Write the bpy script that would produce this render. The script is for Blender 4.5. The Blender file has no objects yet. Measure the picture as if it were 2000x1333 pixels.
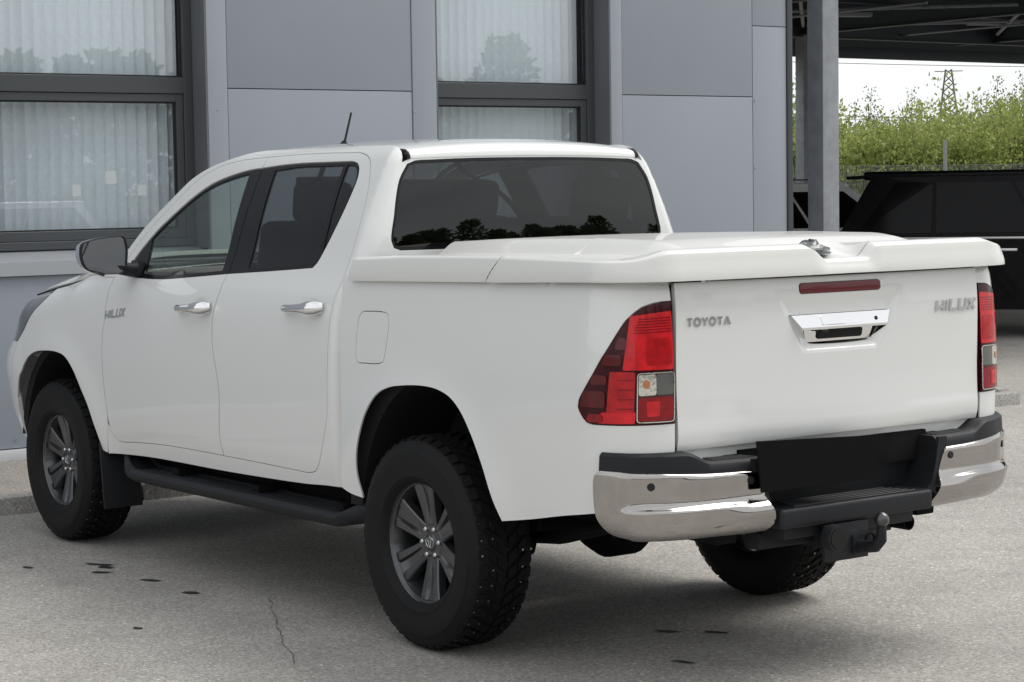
import bpy, bmesh, math, random
from mathutils import Vector, Matrix
from mathutils.geometry import delaunay_2d_cdt

random.seed(7)
R = math.radians
scene = bpy.context.scene
COL = scene.collection

# ------------------------------------------------------------------ camera
cam_d = bpy.data.cameras.new('camera')
cam = bpy.data.objects.new('camera', cam_d); COL.objects.link(cam)
cam_d.sensor_width = 36.0; cam_d.lens = 74.29; cam_d.clip_start = .1; cam_d.clip_end = 3000
_y, _p, _r = R(-35.9933), R(-4.1960), R(-.8966)
_f = Vector((math.cos(_p)*math.cos(_y), math.cos(_p)*math.sin(_y), math.sin(_p)))
_rt = _f.cross(Vector((0, 0, 1))).normalized(); _u = _rt.cross(_f)
_r2 = math.cos(_r)*_rt+math.sin(_r)*_u; _u2 = -math.sin(_r)*_rt+math.cos(_r)*_u
_m = Matrix((_r2, _u2, -_f)).transposed().to_4x4(); _m.translation = (-6.19156, 4.96377, 1.63981)
cam.matrix_world = _m
scene.camera = cam
# ------------------------------------------------------------------ sky, sun, exposure
SUN_EL, SUN_AZ = 54.0, 252.0          # height, and compass direction the light comes from (x axis = 0)
world = bpy.data.worlds.new('World'); scene.world = world; world.use_nodes = True
wn, wl = world.node_tree.nodes, world.node_tree.links
wn.clear()
sky = wn.new('ShaderNodeTexSky'); sky.sky_type = 'NISHITA'; sky.sun_disc = False
sky.sun_elevation = R(SUN_EL); sky.sun_rotation = R(90-SUN_AZ); sky.air_density = 1.0; sky.dust_density = 2.0
tc = wn.new('ShaderNodeTexCoord'); mp = wn.new('ShaderNodeMapping'); mp.inputs['Scale'].default_value = (1, 1, 2.4)
cn = wn.new('ShaderNodeTexNoise'); cn.inputs['Scale'].default_value = 2.2; cn.inputs['Detail'].default_value = 6; cn.inputs['Roughness'].default_value = .55
cr = wn.new('ShaderNodeValToRGB'); cr.color_ramp.elements[0].position = .30; cr.color_ramp.elements[1].position = .62
cr.color_ramp.elements[0].color = (6.3, 6.6, 7.0, 1); cr.color_ramp.elements[1].color = (9.6, 9.7, 9.7, 1)
mx = wn.new('ShaderNodeMix'); mx.data_type = 'RGBA'; mx.inputs[0].default_value = .92      # cloud cover, a little blue between
bg = wn.new('ShaderNodeBackground'); bg.inputs['Strength'].default_value = .120
wo = wn.new('ShaderNodeOutputWorld')
wl.new(tc.outputs['Generated'], mp.inputs['Vector']); wl.new(mp.outputs['Vector'], cn.inputs['Vector'])
wl.new(cn.outputs['Fac'], cr.inputs['Fac']); wl.new(cr.outputs['Color'], mx.inputs[7])
wl.new(sky.outputs['Color'], mx.inputs[6]); wl.new(mx.outputs[2], bg.inputs['Color']); wl.new(bg.outputs['Background'], wo.inputs['Surface'])
sun_d = bpy.data.lights.new('sun', 'SUN'); sun_d.energy = 2.4; sun_d.angle = R(38); sun_d.color = (1, .965, .91)
sun = bpy.data.objects.new('sun', sun_d); COL.objects.link(sun)
_sd = Vector((math.cos(R(SUN_EL))*math.cos(R(SUN_AZ)), math.cos(R(SUN_EL))*math.sin(R(SUN_AZ)), math.sin(R(SUN_EL))))
sun.rotation_euler = (-_sd).to_track_quat('-Z', 'Y').to_euler()
scene.view_settings.view_transform = 'Standard'; scene.view_settings.look = 'None'
scene.view_settings.gamma = 1.0; scene.view_settings.exposure = 0.0; scene.view_settings.use_curve_mapping = False
scene.render.engine = 'CYCLES'
scene.cycles.max_bounces = 10; scene.cycles.transparent_max_bounces = 24

# ------------------------------------------------------------------ materials
MAT = {}
def mat(name, base=(.5, .5, .5), rough=.5, metal=0.0, coat=0.0, coat_rough=.03, spec=.5,
        noise=None, bump=None, rnoise=None, trans=0.0, ior=1.45):
    """noise=(scale, amount): lighter and darker mottling; bump=(scale, strength, distance)"""
    m = bpy.data.materials.new(name); m.use_nodes = True; n, l = m.node_tree.nodes, m.node_tree.links
    p = n['Principled BSDF']; p.inputs['Base Color'].default_value = (*base, 1); p.inputs['Roughness'].default_value = rough
    p.inputs['Metallic'].default_value = metal; p.inputs['Coat Weight'].default_value = coat; p.inputs['Coat Roughness'].default_value = coat_rough
    p.inputs['Specular IOR Level'].default_value = spec; p.inputs['IOR'].default_value = ior; p.inputs['Transmission Weight'].default_value = trans
    co = n.new('ShaderNodeTexCoord')
    if noise:
        t = n.new('ShaderNodeTexNoise'); t.inputs['Scale'].default_value = noise[0]; t.inputs['Detail'].default_value = 8; t.inputs['Roughness'].default_value = .65
        r = n.new('ShaderNodeMapRange'); r.inputs[1].default_value = .25; r.inputs[2].default_value = .75
        r.inputs[3].default_value = 1-noise[1]; r.inputs[4].default_value = 1+noise[1]
        v = n.new('ShaderNodeMix'); v.data_type = 'RGBA'; v.blend_type = 'MULTIPLY'; v.inputs[0].default_value = 1; v.inputs[6].default_value = (*base, 1)
        l.new(co.outputs['Object'], t.inputs['Vector']); l.new(t.outputs['Fac'], r.inputs[0]); l.new(r.outputs[0], v.inputs[7]); l.new(v.outputs[2], p.inputs['Base Color'])
    if rnoise:
        t = n.new('ShaderNodeTexNoise'); t.inputs['Scale'].default_value = rnoise[0]; t.inputs['Detail'].default_value = 6
        r = n.new('ShaderNodeMapRange'); r.inputs[3].default_value = rough-rnoise[1]; r.inputs[4].default_value = rough+rnoise[1]
        l.new(co.outputs['Object'], t.inputs['Vector']); l.new(t.outputs['Fac'], r.inputs[0]); l.new(r.outputs[0], p.inputs['Roughness'])
    if bump:
        t = n.new('ShaderNodeTexNoise'); t.inputs['Scale'].default_value = bump[0]; t.inputs['Detail'].default_value = 6
        b = n.new('ShaderNodeBump'); b.inputs['Strength'].default_value = bump[1]; b.inputs['Distance'].default_value = bump[2]
        l.new(co.outputs['Object'], t.inputs['Vector']); l.new(t.outputs['Fac'], b.inputs['Height']); l.new(b.outputs['Normal'], p.inputs['Normal'])
    MAT[name] = m
    return m
def glass(name, tint, rough=.0, ior=1.5, boost=1.0):
    """thin pane: tinted see-through plus mirror reflection by Fresnel"""
    m = bpy.data.materials.new(name); m.use_nodes = True; n, l = m.node_tree.nodes, m.node_tree.links; n.clear()
    o = n.new('ShaderNodeOutputMaterial'); t = n.new('ShaderNodeBsdfTransparent'); t.inputs['Color'].default_value = (*tint, 1)
    g = n.new('ShaderNodeBsdfGlossy'); g.inputs['Roughness'].default_value = rough; g.inputs['Color'].default_value = (1, 1, 1, 1)
    f = n.new('ShaderNodeFresnel'); f.inputs['IOR'].default_value = ior
    k = n.new('ShaderNodeMath'); k.operation = 'MULTIPLY'; k.inputs[1].default_value = boost; k.use_clamp = True
    x = n.new('ShaderNodeMixShader')
    ge = n.new('ShaderNodeNewGeometry'); e = n.new('ShaderNodeMath'); e.operation = 'MULTIPLY_ADD'; e.inputs[1].default_value = -2; e.inputs[2].default_value = 1
    pw = n.new('ShaderNodeMath'); pw.operation = 'POWER'; pw.inputs[0].default_value = ior      # the same reflectance from both sides of the pane
    l.new(ge.outputs['Backfacing'], e.inputs[0]); l.new(e.outputs[0], pw.inputs[1]); l.new(pw.outputs[0], f.inputs['IOR'])
    l.new(f.outputs[0], k.inputs[0]); l.new(k.outputs[0], x.inputs[0]); l.new(t.outputs[0], x.inputs[1]); l.new(g.outputs[0], x.inputs[2]); l.new(x.outputs[0], o.inputs['Surface'])
    MAT[name] = m
    return m
mat('white_paint', (.725, .735, .725), .32, coat=1.0, coat_rough=.03)
mat('cover_paint', (.66, .66, .635), .34, coat=.5, coat_rough=.06)
mat('chrome', (.86, .86, .86), .07, metal=1.0, rnoise=(14, .03))
mat('bumper_chrome', (.42, .40, .385), .09, metal=1.0, rnoise=(22, .06))
mat('badge_chrome', (.62, .63, .64), .18, metal=1.0)
mat('black_plastic', (.0155, .0165, .0195), .5, spec=.3, noise=(60, .15), bump=(900, .08, .0006))
mat('black_gloss', (.006, .006, .007), .18, spec=.4)
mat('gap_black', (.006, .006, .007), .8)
mat('underbody', (.007, .007, .008), .8, spec=.15, noise=(9, .4))
mat('rubber', (.0085, .0085, .009), .62, spec=.25, noise=(30, .2), bump=(260, .12, .001))
mat('tread_rubber', (.007, .007, .007), .75, spec=.2, noise=(40, .3))
mat('alloy_grey', (.088, .091, .096), .27, metal=.8, coat=.35)
mat('steel', (.42, .42, .41), .35, metal=1.0)
mat('seat_cloth', (.040, .042, .046), .85, noise=(80, .15))
mat('cabin_plastic', (.03, .031, .034), .6)
mat('cabin_trim', (.20, .205, .20), .7)
mat('belt_cloth', (.01, .01, .011), .7)
mat('lens_red', (.23, .005, .010), .12, noise=(26, .45), spec=.35, coat=.25, coat_rough=.02)
mat('lens_bright_red', (.58, .014, .020), .16, noise=(22, .35), spec=.35, coat=.25, coat_rough=.02)
mat('lens_rib', (.085, .003, .007), .10, spec=.4, coat=.3)
mat('lens_mid_red', (.40, .009, .014), .14, noise=(24, .4), spec=.35, coat=.25)
mat('lens_dark_red', (.045, .003, .007), .12, noise=(40, .5), spec=.25, coat=.12, coat_rough=.02)
mat('lens_smoke', (.07, .022, .030), .14, spec=.35, coat=.25, coat_rough=.02)
mat('lens_clear', (.82, .82, .78), .10, metal=1.0, coat=.5, bump=(70, .30, .004))
mat('lens_grey', (.10, .105, .10), .14, metal=.3, coat=1.0)
mat('lens_amber', (.42, .17, .05), .2, coat=1.0)
mat('lens_brake', (.14, .020, .028), .2, spec=.35, coat=.25)
mat('head_lamp', (.12, .125, .14), .12, metal=.4, coat=1.0)
mat('mirror_glass', (.80, .82, .84), .03, metal=1.0)
glass('glass_front', (.72, .80, .76))
glass('glass_tint', (.30, .315, .335), ior=1.5)
glass('glass_rear', (.16, .17, .185), ior=1.55)
glass('glass_screen', (.70, .77, .73))
glass('glass_window', (.95, .97, .98), ior=1.65)
mat('plate_black', (.0105, .0105, .0105), .9, spec=.02)
mat('wall_grey', (.285, .312, .358), .50, noise=(1.6, .035), rnoise=(3, .05))
mat('wall_trim', (.304, .331, .378), .48, noise=(2.0, .03))
mat('reveal_grey', (.13, .137, .15), .5)
mat('frame_grey', (.058, .064, .070), .42)
mat('gasket', (.010, .010, .011), .6)
mat('sill_metal', (.40, .42, .45), .35, metal=.35)
mat('flashing', (.58, .60, .62), .4, metal=.2)
mat('blind_fabric', (.86, .90, .925), .8, noise=(30, .05))
mat('room_dark', (.06, .062, .065), .9)
mat('screw', (.45, .46, .48), .35, metal=.8)
mat('galvanised', (.33, .345, .37), .5, metal=.25, noise=(7, .22))
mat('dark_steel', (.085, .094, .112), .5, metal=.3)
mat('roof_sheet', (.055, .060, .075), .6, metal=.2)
mat('car_black', (.004, .004, .005), .3, spec=.12, coat=.08)
mat('car_white', (.74, .75, .75), .25, coat=1.0)
mat('car_silver', (.45, .46, .48), .3, metal=.6, coat=1.0)
mat('car_glass', (.004, .004, .005), .1, spec=.2)
mat('car_red_lamp', (.20, .012, .016), .15, coat=1.0)
mat('wire', (.05, .05, .055), .6)
mat('fence_wire', (.30, .32, .33), .5, metal=.5)
mat('pylon_steel', (.16, .165, .17), .6, metal=.4)
mat('bark', (.085, .07, .052), .9, noise=(20, .3))
mat('glint_white', (.80, .80, .78), .8)  # white of the patches that stand for reflections on the pane
mat('bag_plastic', (.09, .095, .10), .25, coat=.5)

def leaf_mat(name, a, b):
    m = bpy.data.materials.new(name); m.use_nodes = True; n, l = m.node_tree.nodes, m.node_tree.links
    p = n['Principled BSDF']; p.inputs['Roughness'].default_value = .55; p.inputs['Specular IOR Level'].default_value = .3
    co = n.new('ShaderNodeTexCoord'); t = n.new('ShaderNodeTexNoise'); t.inputs['Scale'].default_value = 1.9; t.inputs['Detail'].default_value = 5
    r = n.new('ShaderNodeValToRGB'); r.color_ramp.elements[0].position = .33; r.color_ramp.elements[1].position = .68
    r.color_ramp.elements[0].color = (*a, 1); r.color_ramp.elements[1].color = (*b, 1)
    tr = n.new('ShaderNodeBsdfTranslucent'); x = n.new('ShaderNodeMixShader'); x.inputs[0].default_value = .45
    l.new(co.outputs['Object'], t.inputs['Vector']); l.new(t.outputs['Fac'], r.inputs['Fac']); l.new(r.outputs['Color'], p.inputs['Base Color']); l.new(r.outputs['Color'], tr.inputs['Color'])
    l.new(p.outputs[0], x.inputs[1]); l.new(tr.outputs[0], x.inputs[2]); l.new(x.outputs[0], n['Material Output'].inputs['Surface'])
    MAT[name] = m
leaf_mat('leaf_willow', (.17, .225, .05), (.46, .51, .175))
leaf_mat('leaf_dark', (.09, .13, .035), (.17, .21, .06))
leaf_mat('grass', (.06, .085, .02), (.13, .15, .04))

def asphalt(name, base, stain=0.0, patch=0.0):
    m = bpy.data.materials.new(name); m.use_nodes = True; n, l = m.node_tree.nodes, m.node_tree.links
    p = n['Principled BSDF']; p.inputs['Roughness'].default_value = .82; p.inputs['Specular IOR Level'].default_value = .35
    co = n.new('ShaderNodeTexCoord')
    def noise(sc, det=6, ro=.6):
        t = n.new('ShaderNodeTexNoise'); t.inputs['Scale'].default_value = sc; t.inputs['Detail'].default_value = det; t.inputs['Roughness'].default_value = ro
        l.new(co.outputs['Object'], t.inputs['Vector']); return t.outputs['Fac']
    def ramp(f, p0, p1, c0, c1):
        r = n.new('ShaderNodeMapRange'); r.inputs[1].default_value = p0; r.inputs[2].default_value = p1; r.inputs[3].default_value = c0; r.inputs[4].default_value = c1
        l.new(f, r.inputs[0]); return r.outputs[0]
    def mul(a, b):
        k = n.new('ShaderNodeMath'); k.operation = 'MULTIPLY'; l.new(a, k.inputs[0]); l.new(b, k.inputs[1]); return k.outputs[0]
    big = ramp(noise(.45, 5), .3, .7, 1-patch, 1+patch)
    mid = ramp(noise(3.2, 8, .7), .3, .7, .88, 1.10)
    vor = n.new('ShaderNodeTexVoronoi'); vor.inputs['Scale'].default_value = 115; l.new(co.outputs['Object'], vor.inputs['Vector'])
    sepc = n.new('ShaderNodeSeparateColor'); l.new(vor.outputs['Color'], sepc.inputs['Color'])
    stone = ramp(sepc.outputs['Red'], 0, 1, .74, 1.26)
    pale = ramp(sepc.outputs['Green'], .93, .97, 1.0, 1.55)
    pore = ramp(noise(70, 3, .6), .30, .46, .62, 1.0)
    st = ramp(noise(1.1, 4, .55), .66, .74, 1.0, 1.0-stain)
    f = mul(mul(mul(big, mid), mul(stone, pale)), mul(pore, st))
    v = n.new('ShaderNodeMix'); v.data_type = 'RGBA'; v.blend_type = 'MULTIPLY'; v.inputs[0].default_value = 1; v.inputs[6].default_value = (*base, 1)
    cc = n.new('ShaderNodeCombineColor'); [l.new(f, cc.inputs[i]) for i in range(3)]
    l.new(cc.outputs[0], v.inputs[7]); l.new(v.outputs[2], p.inputs['Base Color'])
    b = n.new('ShaderNodeBump'); b.inputs['Strength'].default_value = .55; b.inputs['Distance'].default_value = .006
    l.new(stone, b.inputs['Height']); l.new(b.outputs['Normal'], p.inputs['Normal'])
    MAT[name] = m
asphalt('asphalt', (.365, .348, .323), stain=.25, patch=.16)
asphalt('pavement_concrete', (.27, .25, .228), stain=.15, patch=.14)
asphalt('kerb_concrete', (.36, .35, .33), stain=.1, patch=.08)
mat('tar', (.03, .03, .031), .6)
mat('crack', (.13, .125, .118), .9)

# ------------------------------------------------------------------ object helpers
def tag(o, label=None, cat=None, group=None, kind=None):
    if label: o['label'] = label
    if cat: o['category'] = cat
    if group: o['group'] = group
    if kind: o['kind'] = kind
    return o
def empty(name, loc=(0, 0, 0), rz=0.0):
    o = bpy.data.objects.new(name, None); COL.objects.link(o); o.location = loc; o.rotation_euler = (0, 0, rz); o.empty_display_size = .2
    return o
def link(name, me, parent=None, loc=None, rot=None):
    o = bpy.data.objects.new(name, me); COL.objects.link(o)
    if parent is not None: o.parent = parent
    if loc is not None: o.location = loc
    if rot is not None: o.rotation_euler = rot
    return o
def copy_tree(o, parent=None):
    c = o.copy(); COL.objects.link(c); c.parent = parent
    for ch in o.children: copy_tree(ch, c)
    return c
def pchip(xs, ys):
    n = len(xs); h = [xs[i+1]-xs[i] for i in range(n-1)]; d = [(ys[i+1]-ys[i])/h[i] for i in range(n-1)]; m = [0.0]*n
    for i in range(1, n-1):
        if d[i-1]*d[i] > 0:
            w1 = 2*h[i]+h[i-1]; w2 = h[i]+2*h[i-1]; m[i] = (w1+w2)/(w1/d[i-1]+w2/d[i])
    m[0] = d[0]; m[-1] = d[-1]
    def f(x):
        if x <= xs[0]: return ys[0]
        if x >= xs[-1]: return ys[-1]
        i = 0
        while x > xs[i+1]: i += 1
        t = (x-xs[i])/h[i]
        return (2*t**3-3*t*t+1)*ys[i]+(t**3-2*t*t+t)*h[i]*m[i]+(-2*t**3+3*t*t)*ys[i+1]+(t**3-t*t)*h[i]*m[i+1]
    return f
def sstep(a, b, x):
    t = max(0.0, min(1.0, (x-a)/(b-a))); return t*t*(3-2*t)
def spline(pts, step=.02, closed=False):
    """Catmull-Rom through the points, sampled about every step"""
    n = len(pts); out = []
    if n == 2 and not closed:
        k = max(1, int(math.dist(pts[0], pts[1])/step))
        return [tuple(pts[0][j]+(pts[1][j]-pts[0][j])*i/k for j in range(len(pts[0]))) for i in range(k+1)]
    for i in range(n if closed else n-1):
        p1, p2 = pts[i], pts[(i+1) % n]
        p0 = pts[i-1] if (closed or i > 0) else tuple(2*a-b for a, b in zip(p1, p2))
        p3 = pts[(i+2) % n] if (closed or i+2 < n) else tuple(2*b-a for a, b in zip(p1, p2))
        d01 = max(1e-4, math.dist(p0, p1)**.5); d12 = max(1e-4, math.dist(p1, p2)**.5); d23 = max(1e-4, math.dist(p2, p3)**.5)
        k = max(1, int(math.dist(p1, p2)/step))
        for j in range(k):
            t = j/k; q = []
            for a, b, c, d in zip(p0, p1, p2, p3):
                m1 = (b-a)/d01-(c-a)/(d01+d12)+(c-b)/d12; m2 = (c-b)/d12-(d-b)/(d12+d23)+(d-c)/d23
                m1 *= d12; m2 *= d12
                q.append((2*t**3-3*t*t+1)*b+(t**3-2*t*t+t)*m1+(-2*t**3+3*t*t)*c+(t**3-t*t)*m2)
            out.append(tuple(q))
    if not closed: out.append(tuple(pts[-1]))
    return out
def join(*segs, step=.02):
    """closed outline from segments that meet at corners; a segment of more than two points is a smooth curve"""
    out = []
    for s in segs:
        for p in spline(s, step):
            if not out or math.dist(out[-1], p) > 1e-4: out.append(p)
    if math.dist(out[0], out[-1]) < 1e-4: out.pop()
    return out
def area(poly): return .5*sum(poly[i-1][0]*poly[i][1]-poly[i][0]*poly[i-1][1] for i in range(len(poly)))
def inset(poly, d):
    """move a closed outline inwards by d"""
    n = len(poly); s = 1 if area(poly) > 0 else -1; out = []
    for i in range(n):
        a, b, c = poly[i-1], poly[i], poly[(i+1) % n]
        t1 = (b[0]-a[0], b[1]-a[1]); t2 = (c[0]-b[0], c[1]-b[1])
        l1 = math.hypot(*t1) or 1; l2 = math.hypot(*t2) or 1
        nx = -(t1[1]/l1+t2[1]/l2); ny = t1[0]/l1+t2[0]/l2; L = math.hypot(nx, ny) or 1
        k = min(2.0, 2.0/L)
        out.append((b[0]+s*nx/L*d*k, b[1]+s*ny/L*d*k))
    return out
def inside(p, poly):
    x, y = p; r = False; n = len(poly); x1, y1 = poly[-1]
    for x2, y2 in poly:
        if (y1 > y) != (y2 > y) and x < (x2-x1)*(y-y1)/(y2-y1)+x1: r = not r
        x1, y1 = x2, y2
    return r
def rrect(cx, cy, w, h, r, n=5):
    out = []
    for sx, sy, a0 in ((1, 1, 0), (-1, 1, 90), (-1, -1, 180), (1, -1, 270)):
        for i in range(n+1):
            a = R(a0+90*i/n); out.append((cx+sx*(w/2-r)+r*math.cos(a), cy+sy*(h/2-r)+r*math.sin(a)))
    return out
def patch(fp, outer, holes=(), step=.035, flange=.012, out=(0, 1, 0), lift=0.0):
    """curved sheet: fp maps the flat outline to space; returns vertices, normals, faces; its edges are turned inwards by flange"""
    loops = [outer]+list(holes); pts = []; edges = []
    for lp in loops:
        b = len(pts); pts += [Vector(p) for p in lp]; edges += [(b+i, b+(i+1) % len(lp)) for i in range(len(lp))]
    nb = len(pts)
    x0, x1 = min(p[0] for p in outer), max(p[0] for p in outer); y0, y1 = min(p[1] for p in outer), max(p[1] for p in outer)
    cell = {}
    for p in pts[:nb]: cell.setdefault((int(p[0]//step), int(p[1]//step)), []).append(p)
    j = 0; yy = y0+step*.5
    while yy < y1:
        xx = x0+step*(.25 if j % 2 else .75)
        while xx < x1:
            if inside((xx, yy), outer) and not any(inside((xx, yy), h) for h in holes):
                cx, cy = int(xx//step), int(yy//step); ok = True
                for a in (-1, 0, 1):
                    for c in (-1, 0, 1):
                        for q in cell.get((cx+a, cy+c), ()):
                            if (q[0]-xx)**2+(q[1]-yy)**2 < (.5*step)**2: ok = False
                if ok: pts.append(Vector((xx, yy)))
            xx += step
        yy += step*.866; j += 1
    vs, es, fs, ov, oe, of = delaunay_2d_cdt(pts, edges, [], 0, 1e-6)
    vs = [(v[0], v[1]) for v in vs]
    ref = Vector(out); V = []; N = []; h = 1e-3
    for u, v in vs:
        p = Vector(fp(u, v)); du = Vector(fp(u+h, v))-Vector(fp(u-h, v)); dv = Vector(fp(u, v+h))-Vector(fp(u, v-h))
        n = du.cross(dv)
        n = n.normalized() if n.length > 1e-12 else ref.normalized()
        if n.dot(ref) < 0: n = -n
        V.append(p+n*lift); N.append(n)
    F = []
    for f in fs:
        c = (sum(vs[i][0] for i in f)/3, sum(vs[i][1] for i in f)/3)
        if not inside(c, outer) or any(inside(c, hh) for hh in holes): continue
        a, b, c3 = (V[i] for i in f); g = (b-a).cross(c3-a)
        F.append(tuple(f) if g.dot(N[f[0]]) > 0 else tuple(reversed(f)))
    if flange:
        cnt = {}
        for f in F:
            for i in range(3):
                e = (f[i], f[(i+1) % 3]); cnt[e] = cnt.get(e, 0)+1
        dup = {}
        def dv_(i, t):
            k = i
            if k not in dup:
                dup[k] = (len(V), len(V)+1); V.append(V[i].copy()); V.append(V[i]-N[i]*flange); N.append(Vector((0, 0, 0))); N.append(Vector((0, 0, 0)))
            s = t.cross(N[i])
            for q in dup[k]: N[q] += s
            return dup[k]
        for (a, b) in list(cnt):
            if (b, a) in cnt: continue
            t = (V[b]-V[a]); 
            if t.length < 1e-9: continue
            t.normalize(); a0, a1 = dv_(a, t); b0, b1 = dv_(b, t)
            F.append((b0, a0, a1, b1))
        for k in dup:
            for q in dup[k]:
                if N[q].length > 1e-9: N[q].normalize()
    return V, N, F
def build(name, raws, m, parent=None, mirror=False):
    V, N, F = [], [], []
    for (v, n, f) in raws:
        b = len(V); V += v; N += n; F += [tuple(i+b for i in q) for q in f]
    if mirror:
        V = [Vector((p[0], -p[1], p[2])) for p in V]; N = [Vector((p[0], -p[1], p[2])) for p in N]; F = [tuple(reversed(q)) for q in F]
    me = bpy.data.meshes.new(name); me.from_pydata([tuple(v) for v in V], [], F); me.materials.append(MAT[m])
    me.shade_smooth(); me.normals_split_custom_set_from_vertices([tuple(n) for n in N]); me.update()
    return link(name, me, parent)

class MB:
    """collects shapes that make up ONE part"""
    def __init__(s): s.v = []; s.f = []
    def add(s, V, F):
        b = len(s.v); s.v += [tuple(p) for p in V]; s.f += [tuple(i+b for i in q) for q in F]; return s
    def box(s, c, size, rot=None, bev=0.0, seg=2, taper=None):
        bm = bmesh.new(); bmesh.ops.create_cube(bm, size=1.0)
        for v in bm.verts:
            v.co = Vector((v.co.x*size[0], v.co.y*size[1], v.co.z*size[2]))
            if taper and v.co.z > 0: v.co.x *= taper[0]; v.co.y *= taper[1]
        if bev: bmesh.ops.bevel(bm, geom=bm.edges[:], offset=bev, segments=seg, profile=.6, affect='EDGES', clamp_overlap=True)
        M = Matrix.Translation(c)
        if rot: M = M @ (Matrix.Rotation(rot[2], 4, 'Z') @ Matrix.Rotation(rot[1], 4, 'Y') @ Matrix.Rotation(rot[0], 4, 'X'))
        bm.verts.index_update()
        s.add([M @ v.co for v in bm.verts], [[v.index for v in f.verts] for f in bm.faces]); bm.free(); return s
    def tube(s, path, r, n=10, caps=True, ry=None):
        path = [Vector(p) for p in path]; V = []; F = []; up = Vector((0, 0, 1)); m = len(path)
        for i, p in enumerate(path):
            t = (path[min(i+1, m-1)]-path[max(i-1, 0)]).normalized()
            if abs(t.dot(up)) > .95: up = Vector((1, 0, 0)) if abs(t.x) < .9 else Vector((0, 1, 0))
            a = t.cross(up).normalized(); b = a.cross(t); rr = r[i] if isinstance(r, (list, tuple)) else r
            for k in range(n):
                w = 2*math.pi*k/n; V.append(p+a*(math.cos(w)*rr)+b*(math.sin(w)*(ry if ry else rr)))
        for i in range(m-1):
            for k in range(n): F.append((i*n+k, i*n+(k+1) % n, (i+1)*n+(k+1) % n, (i+1)*n+k))
        if caps: F.append(tuple(reversed(range(n)))); F.append(tuple((m-1)*n+k for k in range(n)))
        return s.add(V, F)
    def lathe(s, prof, n=48, axis='y', c=(0, 0, 0), closed=False):
        V = []; F = []; m = len(prof)
        for k in range(n):
            a = 2*math.pi*k/n; ca, sa = math.cos(a), math.sin(a)
            for (h, r) in prof:
                q = {'y': (r*ca, h, r*sa), 'x': (h, r*ca, r*sa), 'z': (r*ca, r*sa, h)}[axis]
                V.append((q[0]+c[0], q[1]+c[1], q[2]+c[2]))
        for k in range(n):
            k2 = (k+1) % n
            for i in range(m if closed else m-1):
                j = (i+1) % m; F.append((k*m+i, k2*m+i, k2*m+j, k*m+j) if axis != 'y' else (k*m+i, k*m+j, k2*m+j, k2*m+i))
        return s.add(V, F)
    def prism(s, poly, fn, d0, d1):
        """poly in 2-D, fn(u, v, d) to space, between depths d0 and d1"""
        n = len(poly); V = [fn(u, v, d0) for u, v in poly]+[fn(u, v, d1) for u, v in poly]
        return s.add(V, [tuple(reversed(range(n))), tuple(range(n, 2*n))]+[(i, (i+1) % n, n+(i+1) % n, n+i) for i in range(n)])
    def sweep(s, sect, path_fn, ts, closed=True, caps=True):
        """sect: list of 2-D points, path_fn(t, a, b) to space"""
        n = len(sect); V = []; F = []
        for t in ts: V += [path_fn(t, a, b) for a, b in sect]
        for i in range(len(ts)-1):
            for k in range(n if closed else n-1): F.append((i*n+k, i*n+(k+1) % n, (i+1)*n+(k+1) % n, (i+1)*n+k))
        if caps and closed: F.append(tuple(reversed(range(n)))); F.append(tuple((len(ts)-1)*n+k for k in range(n)))
        return s.add(V, F)
    def build(s, name, m, parent=None, smooth=35, mirror=False, loc=None, rot=None, me_only=False):
        me = bpy.data.meshes.new(name)
        V = [(p[0], -p[1], p[2]) for p in s.v] if mirror else s.v
        me.from_pydata(V, [], s.f); me.materials.append(MAT[m])
        bm = bmesh.new(); bm.from_mesh(me); bmesh.ops.recalc_face_normals(bm, faces=bm.faces[:]); bm.to_mesh(me); bm.free()
        if smooth: me.shade_smooth(); me.set_sharp_from_angle(angle=R(smooth))
        me.update()
        return me if me_only else link(name, me, parent, loc, rot)
# ================================================================== SETTING
def sheet(name, x0, x1, y0, y1, z, m, th=None):
    b = MB()
    if th: b.box(((x0+x1)/2, (y0+y1)/2, z-th/2), (x1-x0, y1-y0, th))
    else: b.add([(x0, y0, z), (x1, y0, z), (x1, y1, z), (x0, y1, z)], [(0, 1, 2, 3)])
    return b.build(name, m, smooth=0)
g = sheet('ground', -900, 900, -900, 900, -.012, 'grass'); tag(g, 'green grass field reaching to the horizon beyond the yard', 'ground', kind='structure')
g = sheet('parking_lot', -60, 24.2, -60, 60, 0.0, 'asphalt'); tag(g, 'worn grey asphalt yard under the pickup', 'asphalt', kind='structure')
WX = 5.75
PV = .05
p = sheet('pavement', 4.125, WX+.3, -6.9, 9.0, PV, 'pavement_concrete', th=.2); tag(p, 'brownish grey concrete strip along the foot of the wall', 'pavement', kind='structure')
def kerb_stone(c, size):
    return MB().box(c, size, bev=.012).build('kerb_stone', 'kerb_concrete', p)
yk = 9.0
while yk > -6.9:
    kerb_stone((4.06, yk-.498, .02), (.12, .992, .17-.03)); yk -= 1.0
for i in range(2): kerb_stone((4.12+.45+i*.9, -6.96, .03), (.892, .12, .16))
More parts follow.
